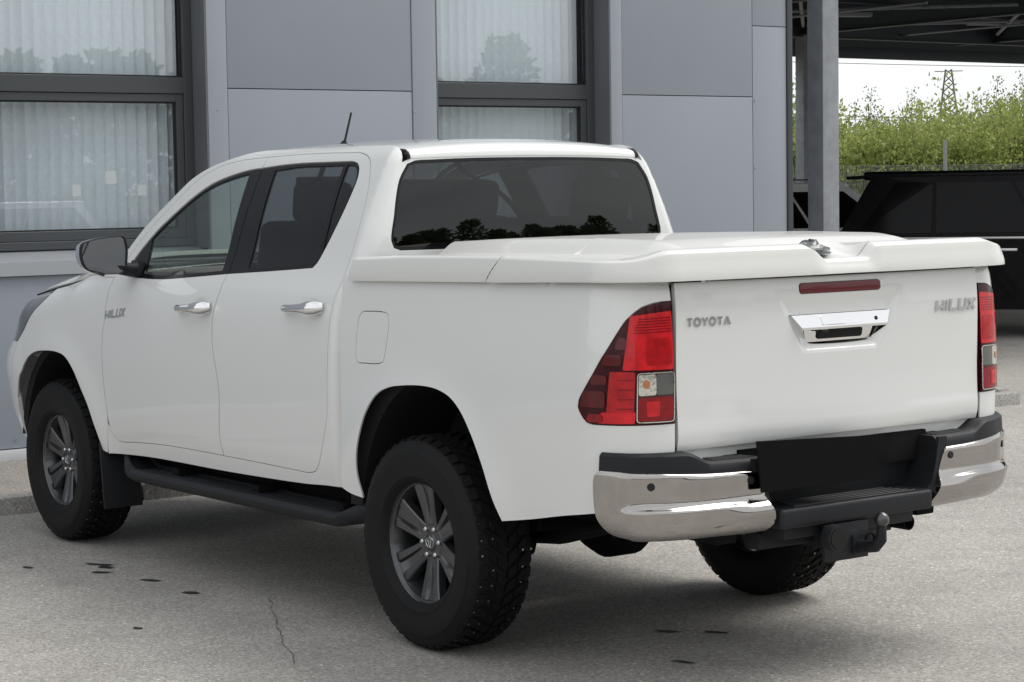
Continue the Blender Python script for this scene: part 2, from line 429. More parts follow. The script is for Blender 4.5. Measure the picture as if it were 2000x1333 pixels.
# tar drips and oil spots on the asphalt
spots = empty('tar_spots'); spots.location = (1.5, 1.0, .004); tag(spots, 'small dark tar drips on the asphalt beside the pickup', 'stain', kind='stuff')
def blob(x, y, rx, ry, rot):
    b = MB(); n = 14; V = [(0, 0, 0)]
    for k in range(n):
        a = 2*math.pi*k/n; r = random.uniform(.6, 1.2); px, py = rx*r*math.cos(a), ry*r*math.sin(a)
        V.append((px*math.cos(rot)-py*math.sin(rot), px*math.sin(rot)+py*math.cos(rot), 0))
    b.add([(v[0]+x-1.5, v[1]+y-1.0, 0) for v in V], [(0, 1+k, 1+(k+1) % n) for k in range(n)])
    return b
sb = MB()
for (x, y, rx, ry, ro) in [(2.35, 1.02, .09, .02, .6), (2.28, 1.03, .05, .025, .3), (2.17, 1.10, .06, .018, .7), (1.86, 1.02, .05, .02, .6), (1.50, 1.02, .045, .02, .5),
                           (-.33, .02, .06, .02, .6), (-.45, -.1, .05, .018, .5), (-.75, .3, .05, .014, .4), (-1.6, .2, .05, .02, .3), (2.5, 1.3, .04, .02, .2), (1.0, 1.5, .03, .015, .1), (-1.0, 1.3, .035, .02, .9)]:
    bl = blob(x, y, rx, ry, ro); sb.add(bl.v, bl.f)
ck_ = MB(); cr_ = spline([(1.187, .832), (1.07, .885), (.954, .953), (.83, 1.00), (.688, 1.082), (.56, 1.135), (.399, 1.221), (.25, 1.27), (.086, 1.355)], .03)
for k in range(len(cr_)-1):
    a, q = Vector(cr_[k]), Vector(cr_[k+1]); d = (q-a).normalized(); nn = Vector((-d.y, d.x))*random.uniform(.0007, .0022); j = Vector((random.uniform(-.004, .004), random.uniform(-.004, .004)))
    ck_.add([(a.x-1.5+nn.x+j.x, a.y-1.0+nn.y+j.y, 0), (a.x-1.5-nn.x+j.x, a.y-1.0-nn.y+j.y, 0), (q.x-1.5-nn.x+j.x, q.y-1.0-nn.y+j.y, 0), (q.x-1.5+nn.x+j.x, q.y-1.0+nn.y+j.y, 0)], [(0, 1, 2, 3)])
spots_o = sb.build('tar_patch', 'tar', spots, smooth=0); spots_o['kind'] = 'stuff'
ck_.build('crack', 'crack', spots, smooth=0)

# ------------------------------------------------------------------ office building
bld = empty('office_building', (WX, -3.0, 0)); tag(bld, 'grey metal-clad office building with dark framed windows', 'building')
def bbox(name, x0, x1, y0, y1, z0, z1, m, parent=bld, bev=0.0):
    o = Vector((WX, -3.0, 0))
    return MB().box(Vector(((x0+x1)/2, (y0+y1)/2, (z0+z1)/2))-o, (x1-x0, y1-y0, z1-z0), bev=bev, seg=2).build(name, m, parent, smooth=30)
G = .0028
def panel(y0, y1, z0, z1, m='wall_grey', x=WX, dep=.05): bbox('wall_panel', x, x+dep, y0+G, y1-G, z0+G, z1-G, m, bev=.003)
WIN = [(-4.619, -3.11), (-1.368, .14)]
STRIPS = [(-6.35, -6.0), (-4.727, -4.619), (-3.11, -2.913), (-1.513, -1.368), (.14, .34)]
WIDE = [(-6.0, -4.727), (-2.913, -1.513), (.34, 1.94), (1.94, 3.54), (3.54, 5.14), (5.14, 6.74), (6.74, 9.0)]
ZS0, ZT = 1.15, 4.30
for (a, b) in WIDE:
    for (z0, z1) in ((.115, 2.285), (2.285, 4.46), (4.46, 6.4)): panel(a, b, z0, z1)
for i, (a, b) in enumerate(STRIPS):
    if i == 0:
        panel(a, b, .115, 2.82, 'wall_trim'); panel(a, b, 2.82, 6.4, 'wall_trim')
    else: panel(a, b, .115, 4.46, 'wall_trim', WX-.006); panel(a, b, 4.46, 6.4, 'wall_trim', WX-.006)
for (a, b) in WIN: panel(a, b, .115, ZS0); panel(a, b, ZT, 6.4)
# core behind the cladding with the window openings left free
bbox('wall_core', WX+.056, WX+.30, -6.34, -4.622, 0, 6.38, 'gap_black')
for (a, b) in ((-3.107, -1.371), (.143, 9.0)): bbox('wall_core', WX+.056, WX+.30, a, b, 0, 6.38, 'gap_black')
for (a, b) in WIN:
    bbox('wall_core', WX+.056, WX+.30, a+.004, b-.004, 0, ZS0+.1, 'gap_black'); bbox('wall_core', WX+.056, WX+.30, a+.004, b-.004, ZT+.004, 6.38, 'gap_black')
bbox('side_wall', WX+.31, 15.0, -6.33, -6.2, 0, 6.35, 'wall_grey'); bbox('end_wall', WX+.31, 15.0, 8.8, 9.0, 0, 6.35, 'wall_grey')
bbox('flat_roof', WX+.01, 15.0, -6.34, 9.0, 6.405, 6.6, 'wall_trim'); bbox('room_wall', 9.5, 9.6, -6.18, 8.78, .2, 4.6, 'room_dark')
bbox('room_floor', WX+.31, 9.49, -6.18, 8.78, .08, .19, 'room_dark'); bbox('room_ceiling', WX+.31, 9.49, -6.18, 8.78, 4.61, 4.7, 'room_dark')
bbox('base_flashing', WX-.022, WX+.02, -6.36, 9.0, PV-.012, .112, 'flashing', bev=.004)
bbox('corner_trim', WX-.012, WX+.32, -6.405, -6.352, PV-.01, 6.4, 'frame_grey', bev=.004)
FX = WX+.17
for (a, b) in WIN:
    # jambs of the reveal
    bbox('window_reveal', WX-.004, FX+.03, a-.001, a+.010, ZS0+.13, ZT, 'reveal_grey'); bbox('window_reveal', WX-.004, FX+.03, b-.010, b+.001, ZS0+.13, ZT, 'reveal_grey')
    bbox('window_reveal', WX-.004, FX+.03, a+.011, b-.011, ZT-.01, ZT, 'reveal_grey')
    # sill: sloped sheet with a turned-down lip
    o = Vector((WX, -3.0, 0)); s = MB()
    prof = [(WX+.20, 1.292), (WX-.035, 1.232), (WX-.035, 1.150), (WX-.030, 1.150), (WX-.030, 1.222), (WX+.20, 1.280)]
    s.add([Vector((x, a+.001, z))-o for x, z in prof]+[Vector((x, b-.001, z))-o for x, z in prof],
          [(0, 1, 2, 3, 4, 5), (11, 10, 9, 8, 7, 6)]+[(i, 6+i, 6+(i+1) % 6, (i+1) % 6) for i in range(6)])
    s.build('window_sill', 'sill_metal', bld, smooth=0)
    # frame, sash, gasket and panes
    f = MB(); z0, z1 = 1.295, ZT-.012; T0, T1 = 2.255, 2.360; w = .062; aa, bb = a+.012, b-.012
    def fb(y0, y1, za, zb, x0=FX, x1=FX+.07): f.box(Vector(((x0+x1)/2, (y0+y1)/2, (za+zb)/2))-o, (x1-x0, y1-y0, zb-za), bev=.003, seg=1)
    fb(aa, aa+w, z0, z1); fb(bb-w, bb, z0, z1); fb(aa+w, bb-w, z0, z0+.05); fb(aa+w, bb-w, z1-w, z1); fb(aa+w, bb-w, T0, T1)
    # opening sash of the lower light
    sx = FX+.012
    fb(aa+w+.002, aa+w+.05, z0+.052, T0-.002, sx, sx+.06); fb(bb-w-.05, bb-w-.002, z0+.052, T0-.002, sx, sx+.06)
    fb(aa+w+.05, bb-w-.05, z0+.052, z0+.112, sx, sx+.06); fb(aa+w+.05, bb-w-.05, T0-.052, T0-.002, sx, sx+.06)
    win = f.build('window', 'frame_grey', bld, smooth=30)
    for (y0, y1, za, zb) in ((aa+w, bb-w, T1, z1-w), (aa+w+.05, bb-w-.05, z0+.112, T0-.052)):
        MB().box(Vector((FX+.045, (y0+y1)/2, (za+zb)/2))-o, (.006, y1-y0, zb-za)).build('pane', 'glass_window', win, smooth=0)
        k = MB()
        for (c, sz) in (((FX+.034, y0+.005, (za+zb)/2), (.012, .010, zb-za)), ((FX+.034, y1-.005, (za+zb)/2), (.012, .010, zb-za)),
                        ((FX+.034, (y0+y1)/2, za+.005), (.012, y1-y0-.02, .010)), ((FX+.034, (y0+y1)/2, zb-.005), (.012, y1-y0-.02, .010))):
            k.box(Vector(c)-o, sz)
        k.build('gasket', 'gasket', win, smooth=0)
for (y, z) in [(-1.44, .6), (-1.44, 2.15), (-2.93, 2.15), (-6.02, 2.26), (-6.02, 1.75), (-.02, .17), (-.6, .17), (-1.2, .17), (-6.02, 3.4)]:
    MB().lathe([(-.004, .0), (-.004, .007), (0, .009)], n=10, axis='x', c=(-.006, y+3.0, z)).build('panel_screw', 'screw', bld)
# vertical blinds hang inside each window: every slat is a part
def slat_mesh(h):
    V = []; F = []
    for z in (0, h):
        for i in range(5):
            u = (i/4-.5); V.append((.005*(1-4*u*u), u*.089, z))
    F = [(i, i+1, 6+i, 5+i) for i in range(4)]
    return MB().add(V, F).build('slat', 'blind_fabric', smooth=60, me_only=True)
sm = slat_mesh(ZT-.10-1.36)
names = ['vertical fabric blind in the window above the pickup bonnet', 'vertical fabric blind in the window behind the pickup roof']
for k, (a, b) in enumerate([WIN[1], WIN[0]]):
    bl = empty('vertical_blind', (FX+.20, (a+b)/2, 1.36)); tag(bl, names[k], 'blind', 'blinds in the office windows')
    MB().box((0, 0, ZT-1.40), (.05, b-a-.1, .04), bev=.004).build('head_rail', 'sill_metal', bl)
    y = a+.07; i = 0
    while y < b-.04:
        o = link('slat', sm, bl, loc=(random.uniform(-.003, .003), y-(a+b)/2, 0), rot=(0, random.uniform(-.003, .003), R(-20)+random.uniform(-.05, .05)))
        y += .0745; i += 1

for (y, z, w, h, lb) in ((-.797, 1.732, .075, .080, 'square white patch painted as a reflection on the pane, the upper of three'), (-.564, 1.655, .055, .070, 'small white patch painted as a reflection on the pane on the side away from the window jamb'), (-1.008, 1.650, .060, .065, 'small white patch painted as a reflection on the pane on the side of the window jamb')):
    pn = MB().box((0, 0, 0), (.0012, w, h)).build('glint_patch', 'glint_white', smooth=0, loc=(FX+.0495, y, z)); tag(pn, lb, 'glint', 'reflection patches painted on the window')  # white squares standing in for reflections in the pane
# ------------------------------------------------------------------ carport behind the building corner
cp = empty('carport', (6.97, -7.93, 0)); tag(cp, 'dark steel carport on square grey columns beside the office building', 'carport')
CO = Vector((6.97, -7.93, 0))
def cbox(name, x0, x1, y0, y1, z0, z1, m, bev=0.0): return MB().box(Vector(((x0+x1)/2, (y0+y1)/2, (z0+z1)/2))-CO, (x1-x0, y1-y0, z1-z0), bev=bev).build(name, m, cp, smooth=30)
for (x, y) in [(6.97, -7.935), (6.97, -17.0), (6.97, -26.0), (18.74, -19.04), (18.74, -28.2), (18.74, -10.0), (18.74, -37.0)]:
    c = cbox('column', x-.095, x+.095, y-.095, y+.095, -.02, 3.98, 'galvanised', bev=.008)
    MB().box(Vector((x, y, .015))-CO, (.36, .36, .03)).build('base_plate', 'galvanised', c)
def ibeam_x(name, x0, x1, y, z0, h, m='dark_steel', fl=.16):
    b = MB()
    for (za, zb, w) in ((z0, z0+.018, fl), (z0+.018, z0+h-.018, .012), (z0+h-.018, z0+h, fl)): b.box(Vector(((x0+x1)/2, y, (za+zb)/2))-CO, (x1-x0, w, zb-za))
    return b.build(name, m, cp, smooth=0)
def ibeam_y(name, y0, y1, x, z0, h, m='dark_steel', fl=.16):
    b = MB()
    for (za, zb, w) in ((z0, z0+.018, fl), (z0+.018, z0+h-.018, .012), (z0+h-.018, z0+h, fl)): b.box(Vector((x, (y0+y1)/2, (za+zb)/2))-CO, (w, y1-y0, zb-za))
    return b.build(name, m, cp, smooth=0)
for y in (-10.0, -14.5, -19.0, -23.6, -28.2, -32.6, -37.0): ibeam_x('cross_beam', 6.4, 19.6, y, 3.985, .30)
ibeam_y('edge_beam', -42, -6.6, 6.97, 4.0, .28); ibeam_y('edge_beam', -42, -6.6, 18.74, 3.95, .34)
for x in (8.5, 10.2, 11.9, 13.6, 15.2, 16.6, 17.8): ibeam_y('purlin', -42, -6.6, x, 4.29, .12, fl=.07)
# fascia of the far side: a deep folded sheet with a rail below it
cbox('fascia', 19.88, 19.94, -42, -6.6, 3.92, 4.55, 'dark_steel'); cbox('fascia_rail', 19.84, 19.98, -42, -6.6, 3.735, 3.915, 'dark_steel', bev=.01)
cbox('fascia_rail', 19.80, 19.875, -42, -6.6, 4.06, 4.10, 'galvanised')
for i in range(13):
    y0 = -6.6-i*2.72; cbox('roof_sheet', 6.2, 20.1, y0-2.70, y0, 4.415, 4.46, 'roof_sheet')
for (y0, y1) in ((-14.6, -18.9), (-19.1, -23.5), (-23.7, -28.1)):
    for (xa, xb) in ((14.2, 18.6), (18.6, 14.2)):
        MB().tube([Vector((xa, y0, 4.12))-CO, Vector((xb, y1, 4.12))-CO], .028, 8).build('brace', 'galvanised', cp)
for y in (-16.8, -21.3, -25.9): MB().tube([Vector((14, y, 4.05))-CO, Vector((19.6, y, 4.05))-CO], .02, 6).build('conduit', 'galvanised', cp)
for (x, y) in ((17.0, -18.2), (17.2, -21.8), (17.1, -25.2)): MB().box(Vector((x, y, 4.16))-CO, (.9, .14, .07), rot=(0, 0, 1.2), bev=.01).build('light_fitting', 'galvanised', cp)

# ------------------------------------------------------------------ fence, bushes, pylon
fn = empty('mesh_fence', (24.9, -29.1, 0)); tag(fn, 'grey wire mesh fence on steel posts in front of the green bushes', 'fence')
def fence_panel():
    b = MB()
    for i in range(72): b.box((0, .025+i*.05, 1.0), (.005, .005, 1.9))
    for i in range(11): b.box((.006, 1.8, .08+i*.186), (.006, 3.6, .006))
    return b.build('mesh_panel', 'fence_wire', smooth=0, me_only=True)
fp_ = fence_panel(); pm_ = MB().box((0, 0, 1.22), (.06, .06, 2.5), bev=.005).build('post', 'fence_wire', smooth=0, me_only=True)
for i in range(-7, 8):
    link('post', pm_, fn, loc=(0, i*3.6, 0)); link('mesh_panel', fp_, fn, loc=(0, i*3.6, 0))

def shrub_mesh(seed, H, W, stems, leaves, lsize, name, m, up=.85):
    rnd = random.Random(seed); V = []; F = []; S = MB()
    for s in range(stems):
        a = rnd.uniform(0, 2*math.pi); r = W*math.sqrt(rnd.random()); h = H*rnd.uniform(.62, 1.0)*(1-.25*(r/W)**2)
        bx, by = .25*r*math.cos(a), .25*r*math.sin(a); tx, ty = r*math.cos(a), r*math.sin(a)
        pts = []
        for k in range(7):
            t = k/6; q = t**1.3; pts.append(Vector((bx+(tx-bx)*q+rnd.uniform(-.05, .05), by+(ty-by)*q+rnd.uniform(-.05, .05), h*t)))
        S.tube(pts, [.028*(1-.85*k/6)*H/4.5 for k in range(7)], 4, caps=False)
        for l in range(leaves//stems):
            t = .08+.92*rnd.random()**.8; k = min(5, int(t*6)); p = pts[k].lerp(pts[k+1], t*6-k)
            sp = .42*(1-.72*t)*W/1.5+.06
            p = p+Vector((rnd.gauss(0, sp), rnd.gauss(0, sp), rnd.gauss(0, sp*.5)))
            if p.z < .05: p.z = .05+rnd.random()*.3
            d = Vector((rnd.gauss(0, 1), rnd.gauss(0, 1), rnd.gauss(up, .6))).normalized(); e = d.cross(Vector((rnd.gauss(0, 1), rnd.gauss(0, 1), rnd.gauss(0, 1)))).normalized()
            L = lsize*rnd.uniform(.6, 1.35); w = L*.26; b = len(V)
            V += [p, p+d*L*.5+e*w, p+d*L, p+d*L*.5-e*w]; F.append((b, b+1, b+2, b+3))
    me = MB().add(V, F).build(name, m, smooth=0, me_only=True)
    return me, S.build('stems', 'bark', smooth=60, me_only=True)
SH = [shrub_mesh(1, 4.2, 1.7, 46, 9500, .135, 'crown', 'leaf_willow'), shrub_mesh(2, 4.5, 1.6, 42, 9000, .135, 'crown', 'leaf_willow'), shrub_mesh(3, 3.9, 1.9, 46, 9500, .13, 'crown', 'leaf_willow'),
      shrub_mesh(4, 6.2, 1.0, 18, 5200, .11, 'crown', 'leaf_dark', up=1.2)]
right = Vector((-.588, -.809, 0)); fwd = Vector((.809, -.588, 0))
def bush(k, lat, dep, sc, label):
    q = Vector((-6.19, 4.96, 0))+fwd*dep+right*lat; o = empty('willow_bush', (q.x, q.y, -.03), random.uniform(0, 6.28)); o.scale = (sc, sc, sc*random.uniform(.93, 1.07))
    link('crown', SH[k][0], o); link('stems', SH[k][1], o)
    tag(o, label, 'bush', 'willow bushes behind the fence')
lat = 3.0; i = 0
while lat < 34:
    bush(i % 3, lat, 60+random.uniform(-1.2, 1.2), random.uniform(.90, 1.02), ['rounded', 'tall pointed', 'low spreading'][i % 3]+' light green willow bush close behind the mesh fence'); lat += random.uniform(1.15, 1.5); i += 1
lat = 3.0
while lat < 38:
    bush((i*2+1) % 3, lat, 65+random.uniform(-1.5, 1.5), random.uniform(.94, 1.08), ['rounded', 'tall pointed', 'low spreading'][(i*2+1) % 3]+' green willow bush in the row farther from the mesh fence'); lat += random.uniform(1.5, 1.9); i += 1
for (la, de, sc, lb) in ((11.6, 68, .80, 'dark slender sapling rising above the bushes left of the pylon'), (15.8, 70, .90, 'tall thin sapling rising above the bushes right of the pylon'),
                         (9.2, 67, .76, 'short dark sapling above the bushes next to the carport column'), (12.9, 69, .78, 'dark sapling in front of the pylon legs'), (16.9, 69, .82, 'dark sapling at the far end of the bushes')):
    bush(3, la, de, sc, lb)
# power pylon and lines far beyond the bushes
PY = Vector((270.2, -298.8, 0)); py = empty('power_pylon', tuple(PY), R(42)); tag(py, 'distant lattice steel power pylon above the bushes', 'pylon')
b = MB(); H = 22.3
def leg_w(z): return 4.4*(1-z/H)**1.0*.62+.55
for sx in (-1, 1):
    for sy in (-1, 1):
        MB().tube([(sx*leg_w(0), sy*leg_w(0), 0), (sx*leg_w(H), sy*leg_w(H), H)], .16, 5).build('leg', 'pylon_steel', py)
zs = [0, 4, 7.6, 10.8, 13.6, 16, 18, 19.8, 21.3, H]
for i in range(len(zs)-1):
    za, zb = zs[i], zs[i+1]
    for (ax, ay, bx, by) in ((-1, -1, 1, -1), (1, -1, 1, 1), (1, 1, -1, 1), (-1, 1, -1, -1)):
        b.tube([(ax*leg_w(za), ay*leg_w(za), za), (bx*leg_w(zb), by*leg_w(zb), zb)], .08, 4); b.tube([(bx*leg_w(za), by*leg_w(za), za), (ax*leg_w(zb), ay*leg_w(zb), zb)], .08, 4)
b.build('lattice', 'pylon_steel', py, smooth=0)
MB().tube([(-2.6, 0, 22.0), (2.6, 0, 22.0)], .09, 5).build('crossarm', 'pylon_steel', py); MB().tube([(-4.2, 0, 12.4), (4.2, 0, 12.4)], .10, 5).build('crossarm', 'pylon_steel', py)
def line(pts, r, label):
    c = Vector(pts[0]); path = []
    for k in range(25):
        t = k/24; q = Vector(pts[0]).lerp(Vector(pts[1]), t); q.z -= 4*pts[2]*t*(1-t); path.append(q-c)
    o = MB().tube(path, r, 5).build('power_line', 'wire', loc=c); tag(o, label, 'cable', 'power lines'); return o
ra = Vector((-.588, -.809, 0))
for (z0, z1, dep, sag, r, lb) in ((23.6, 22.0, 398, .6, .06, 'thin power line crossing the sky at the top of the pylon'), (13.9, 12.4, 396, .9, .07, 'power line crossing the sky below the pylon head'), (12.9, 12.0, 394, .7, .05, 'lower power line running just over the bush tops')):
    q = Vector((-6.19, 4.96, 0))+fwd*dep
    line(((q+ra*40).to_tuple()[:2]+(z0+1,), (q+ra*150).to_tuple()[:2]+(z1-.5,), sag), r, lb)
# trees across the yard behind the camera: they show in the window panes
rt_ = random.Random(21); V = []; F = []
for k in range(62):
    cx, cy = -47+rt_.uniform(-3.5, 3.5), -56+k*1.4+rt_.uniform(-.6, .6); H = rt_.uniform(4.2, 7.2); W = rt_.uniform(1.5, 2.3)
    for l in range(1100):
        t = rt_.random()**.7; a = rt_.uniform(0, 6.283); r = W*math.sqrt(rt_.random())*(1-.75*t**2)
        p = Vector((cx+r*math.cos(a), cy+r*math.sin(a), H*t)); d = Vector((rt_.gauss(0, 1), rt_.gauss(0, 1), rt_.gauss(.6, .6))).normalized(); e = d.cross(Vector((rt_.gauss(0, 1), rt_.gauss(0, 1), rt_.gauss(0, 1)))).normalized()
        L = rt_.uniform(.28, .55); w = L*.3; b = len(V); V += [p, p+d*L*.5+e*w, p+d*L, p+d*L*.5-e*w]; F.append((b, b+1, b+2, b+3))
o = MB().add(V, F).build('tree_row', 'leaf_dark', smooth=0); tag(o, 'row of leafy trees across the yard, seen only as reflections in the panes', 'trees', kind='stuff')
# ------------------------------------------------------------------ parked cars in the background
def car(name, paint, label, loc, rz, L=4.7, W=1.88, H=1.72, suv=True, rails=True):
    """estate or off-road car, x forward; body, roof, glass, wheels and lamps are parts"""
    root = empty(name, loc, rz); tag(root, label, 'car', 'parked cars')
    h2 = W/2; belt = .60*H; r0 = -L/2
    # lower body: side outline swept across with rounded shoulders
    low = [(r0+.05, .42), (r0, .62), (r0+.01, belt-.12), (r0+.06, belt), (.9, belt-.015), (L/2-.75, belt-.10), (L/2-.12, belt-.24), (L/2, .66), (L/2-.03, .38), (L/2-.25, .28), (r0+.30, .30)]
    b = MB(); ol = join(*[[low[i], low[(i+1) % len(low)]] for i in range(len(low))], step=.2)
    ys = [(-h2, .965), (-h2+.03, .985), (-h2+.09, 1.0), (h2-.09, 1.0), (h2-.03, .985), (h2, .965)]
    n = len(ol); cz = .7
    b.add([(x*k, y, cz+(z-cz)*(k if z > cz else 1)) for y, k in ys for x, z in ol],
          [tuple(range(n))]+[tuple(reversed(range((len(ys)-1)*n, len(ys)*n)))]+[(j*n+i, j*n+(i+1) % n, (j+1)*n+(i+1) % n, (j+1)*n+i) for j in range(len(ys)-1) for i in range(n)])
    b.build('body', paint, root, smooth=40)
    # greenhouse: tapered shell
    xr, xf = r0+.10, 1.02; tr, tf = r0+.46, .30
    bot = [(xr, h2-.05), (xf+.25, h2-.10), (xf+.25, -h2+.10), (xr, -h2+.05)]; top = [(tr, h2-.24), (tf, h2-.25), (tf, -h2+.25), (tr, -h2+.24)]
    zb, zt = belt-.02, H-.06
    def lerp2(t, i): return (bot[i][0]+(top[i][0]-bot[i][0])*t, bot[i][1]+(top[i][1]-bot[i][1])*t, zb+(zt-zb)*t)
    g = MB(); V = []; 
    for t in (0, .5, 1):
        for i in range(4): V.append(lerp2(t**.9, i))
    F = []
    for j in range(2):
        for i in range(4): F.append((j*4+i, j*4+(i+1) % 4, (j+1)*4+(i+1) % 4, (j+1)*4+i))
    F.append((8, 9, 10, 11)); g.add(V, F); g.build('cabin_shell', paint, root, smooth=0)
    rf = MB(); rf.box(((tr+tf)/2-.04, 0, H-.045), (tf-tr+.10, W-.50, .09), bev=.04, seg=3); rf.build('roof', paint, root, smooth=60)
    if suv: MB().box((tr-.10, 0, H-.055), (.34, W-.56, .035), rot=(0, -.06, 0), bev=.015).build('roof_spoiler', paint, root)
    # panes stand just proud of the shell
    def pane(a, c, t0, t1, side):
        def P(u, t):
            x = (xr+(tr-xr)*t)*(1-u)+(xf+.25+(tf-xf-.25)*t)*u
            y = side*((h2-.05+(-.19)*t)*(1-u)+(h2-.10-.15*t)*u+.006); return (x, y, zb+(zt-zb)*t)
        return MB().add([P(a[0], t0), P(a[1], t0), P(c[1], t1), P(c[0], t1)], [(0, 1, 2, 3)]).build('side_window', 'car_glass', root, smooth=0)
    for s in (-1, 1):
        for (a, c) in (((.05, .27), (.12, .275)), ((.285, .58), (.29, .60)), ((.595, .90), (.615, .93))): pane(a, c, .10, .90, s)
    MB().add([(xr-.008+(tr-xr)*t, s*(h2-.16-.16*t), zb+(zt-zb)*t) for t, s in ((.14, -1), (.14, 1), (.9, 1), (.9, -1))], [(0, 1, 2, 3)]).build('rear_window', 'car_glass', root, smooth=0)
    MB().add([(xf+.258+(tf-xf-.25)*t, s*(h2-.16-.14*t), zb+(zt-zb)*t) for t, s in ((.06, -1), (.06, 1), (.93, 1), (.93, -1))], [(0, 1, 2, 3)]).build('windscreen', 'car_glass', root, smooth=0)
    for s in (-1, 1):
        MB().box((r0+.05, s*(h2-.16), belt-.16), (.09, .24, .20), bev=.02).build('tail_lamp', 'car_red_lamp', root)
        MB().box((L/2-.22, s*(h2-.22), belt-.30), (.24, .30, .13), bev=.03).build('headlight', 'lens_clear', root)
        MB().box((xf-.05, s*(h2+.08), belt+.06), (.10, .18, .13), bev=.03).build('mirror', paint, root)
        for dx in (.55, -.45): MB().box((dx-.15, s*(h2-.004), belt-.13), (.20, .03, .03), bev=.008).build('door_handle', 'badge_chrome', root)
        MB().box(((xr+xf)/2+.1, s*(h2-.045), belt-.006), (xf-xr, .012, .018)).build('window_trim', 'badge_chrome', root)
        if rails: MB().tube([(tr+.05, s*(h2-.32), H-.01), (tr+.15, s*(h2-.32), H+.035), (tf-.25, s*(h2-.32), H+.035), (tf-.12, s*(h2-.32), H-.01)], .014, 8).build('roof_rail', 'badge_chrome' if paint != 'car_black' else 'black_gloss', root)
        for wx in (-L/2+.92, L/2-.95):
            w = MB().lathe([(-.11, .20), (-.12, .30), (-.10, .35), (.10, .35), (.12, .30), (.11, .20)], 32).build('wheel', 'rubber', root, loc=(wx, s*(h2-.10), .35))
            MB().lathe([(s*.09, .0), (s*.10, .06), (s*.08, .18), (s*.11, .215)], 24).build('rim', 'alloy_grey', w)
            MB().lathe([(s*.02, .0), (s*.02, .40), (s*.115, .405), (s*.115, .36)], 32, c=(wx, s*(h2-.115), .36)).build('arch', 'gap_black', root)
    return root
car('black_suv', 'car_black', 'large black off-road car with tinted windows under the carport', (8.54, -13.04, 0), math.atan2(-.65, -.76), L=4.9, W=1.95, H=1.73, rails=False)
car('white_estate_car', 'car_white', 'white estate car with roof rails behind the carport column', (14.96, -15.64, 0), math.atan2(-.82, -.57), L=4.6, W=1.85, H=1.62)
car('silver_car', 'car_silver', 'silver car parked across the yard, reflected in the lower window pane', (-16.5, -9.0, 0), R(70), L=4.4, W=1.8, H=1.5, suv=False, rails=False)
# ================================================================== PICKUP (x forward from the rear axle, y to its left, z up)
truck = empty('pickup_truck', (0, 0, 0)); tag(truck, 'white double-cab pickup with a hard bed cover parked nose-in to the wall', 'pickup truck')
cab_prof = pchip([.38,.44,.50,.56,.62,.70,.80,.90,1.0,1.08,1.15,1.20,1.245,1.28,1.32,1.40,1.50,1.60,1.66,1.71,1.745,1.775,1.795,1.81,1.82],
                 [.80,.850,.868,.881,.891,.8965,.901,.903,.901,.8965,.889,.879,.862,.842,.820,.783,.744,.700,.671,.645,.624,.600,.575,.54,.48])
def flare(x, z, cx, a=.02): return a*math.exp(-((math.hypot(x-cx, z-.40)-.50)/.09)**2)
def cab_y(x, z):
    w = max(0, (x-1.6)/1.0); lean = -.03*min(w, 1.3)**2*max(0, min(1, (z-1.2)/.4)); dim = 0
    for (cx, cz) in ((1.625, 1.158), (.745, 1.190)):
        q = ((x-cx)/.085)**2+((z-cz)/.048)**2
        if q < 1: dim = .014*(1-q)**2*1.0
    return cab_prof(z)+flare(x, z, 3.085)+lean-dim
bed_prof = pchip([.46,.52,.60,.70,.80,.90,1.0,1.1,1.2,1.28,1.31,1.34], [.875,.885,.893,.899,.903,.905,.905,.902,.896,.889,.884,.872])
# plan of the bed side: straight, then a corner of smoothly growing and fading curvature round to the tailgate
BL = 1.788
def bed_turn(s): return math.pi/2*sstep(1.41, 1.825, s)
BT = [(.478, .905)]; BDS = .00325
for _i in range(600):
    _t = bed_turn((_i+.5)*BDS); BT.append((BT[-1][0]-math.cos(_t)*BDS, BT[-1][1]-math.sin(_t)*BDS))
bed_s = pchip([-.2, 0, 1.0, 1.43, 1.46, 1.50, 1.54, 1.58, 1.62, 1.66, 1.70, 1.74, 1.788, 1.83], [-.2, 0, 1.0, 1.43, 1.459, 1.495, 1.529, 1.569, 1.609, 1.649, 1.686, 1.721, 1.777, 1.819])
def bed_point(u, z):
    s = bed_s(u); i = min(599, max(0, int(s/BDS))); t = s/BDS-i; th = bed_turn(s)
    x = BT[i][0]+(BT[i+1][0]-BT[i][0])*t; y = BT[i][1]+(BT[i+1][1]-BT[i][1])*t
    d = bed_prof(z)-.905+flare(x, z, 0)*(1-sstep(1.2, 1.5, s))
    return (x-math.sin(th)*d, y+math.cos(th)*d, z)
cab_xr = pchip([.4,1.2,1.30,1.74,1.77,1.79,1.81,1.83], [.497,.497,.494,.524,.535,.552,.60,.70])
cab_qr = pchip([1.3,1.5,1.7,1.74], [.075,.07,.05,.045])
def quarter_point(s, z):
    xr = cab_xr(z); q = cab_qr(z); ys = cab_y(xr+q, z)
    if s < 0: x = xr+q-s; return (x, cab_y(x, z), z)
    a = min(s/q, math.pi/2); e = s-q*math.pi/2
    return (xr+q-q*math.sin(a), ys-q+q*math.cos(a)-max(0, e), z)
def qs(x, z): return (cab_xr(z)+cab_qr(z)-x, z)
def back_point(y, z):
    xr = cab_xr(z); ye = cab_y(xr+cab_qr(z), z)-cab_qr(z)
    return (xr-.02*(1-min(1, abs(y)/ye)**2), y, z)
gate_prof = pchip([.78,.82,.86,.90,1.0,1.1,1.2,1.30,1.34], [.022,.004,0.0,.003,.006,.005,.004,.010,.016])
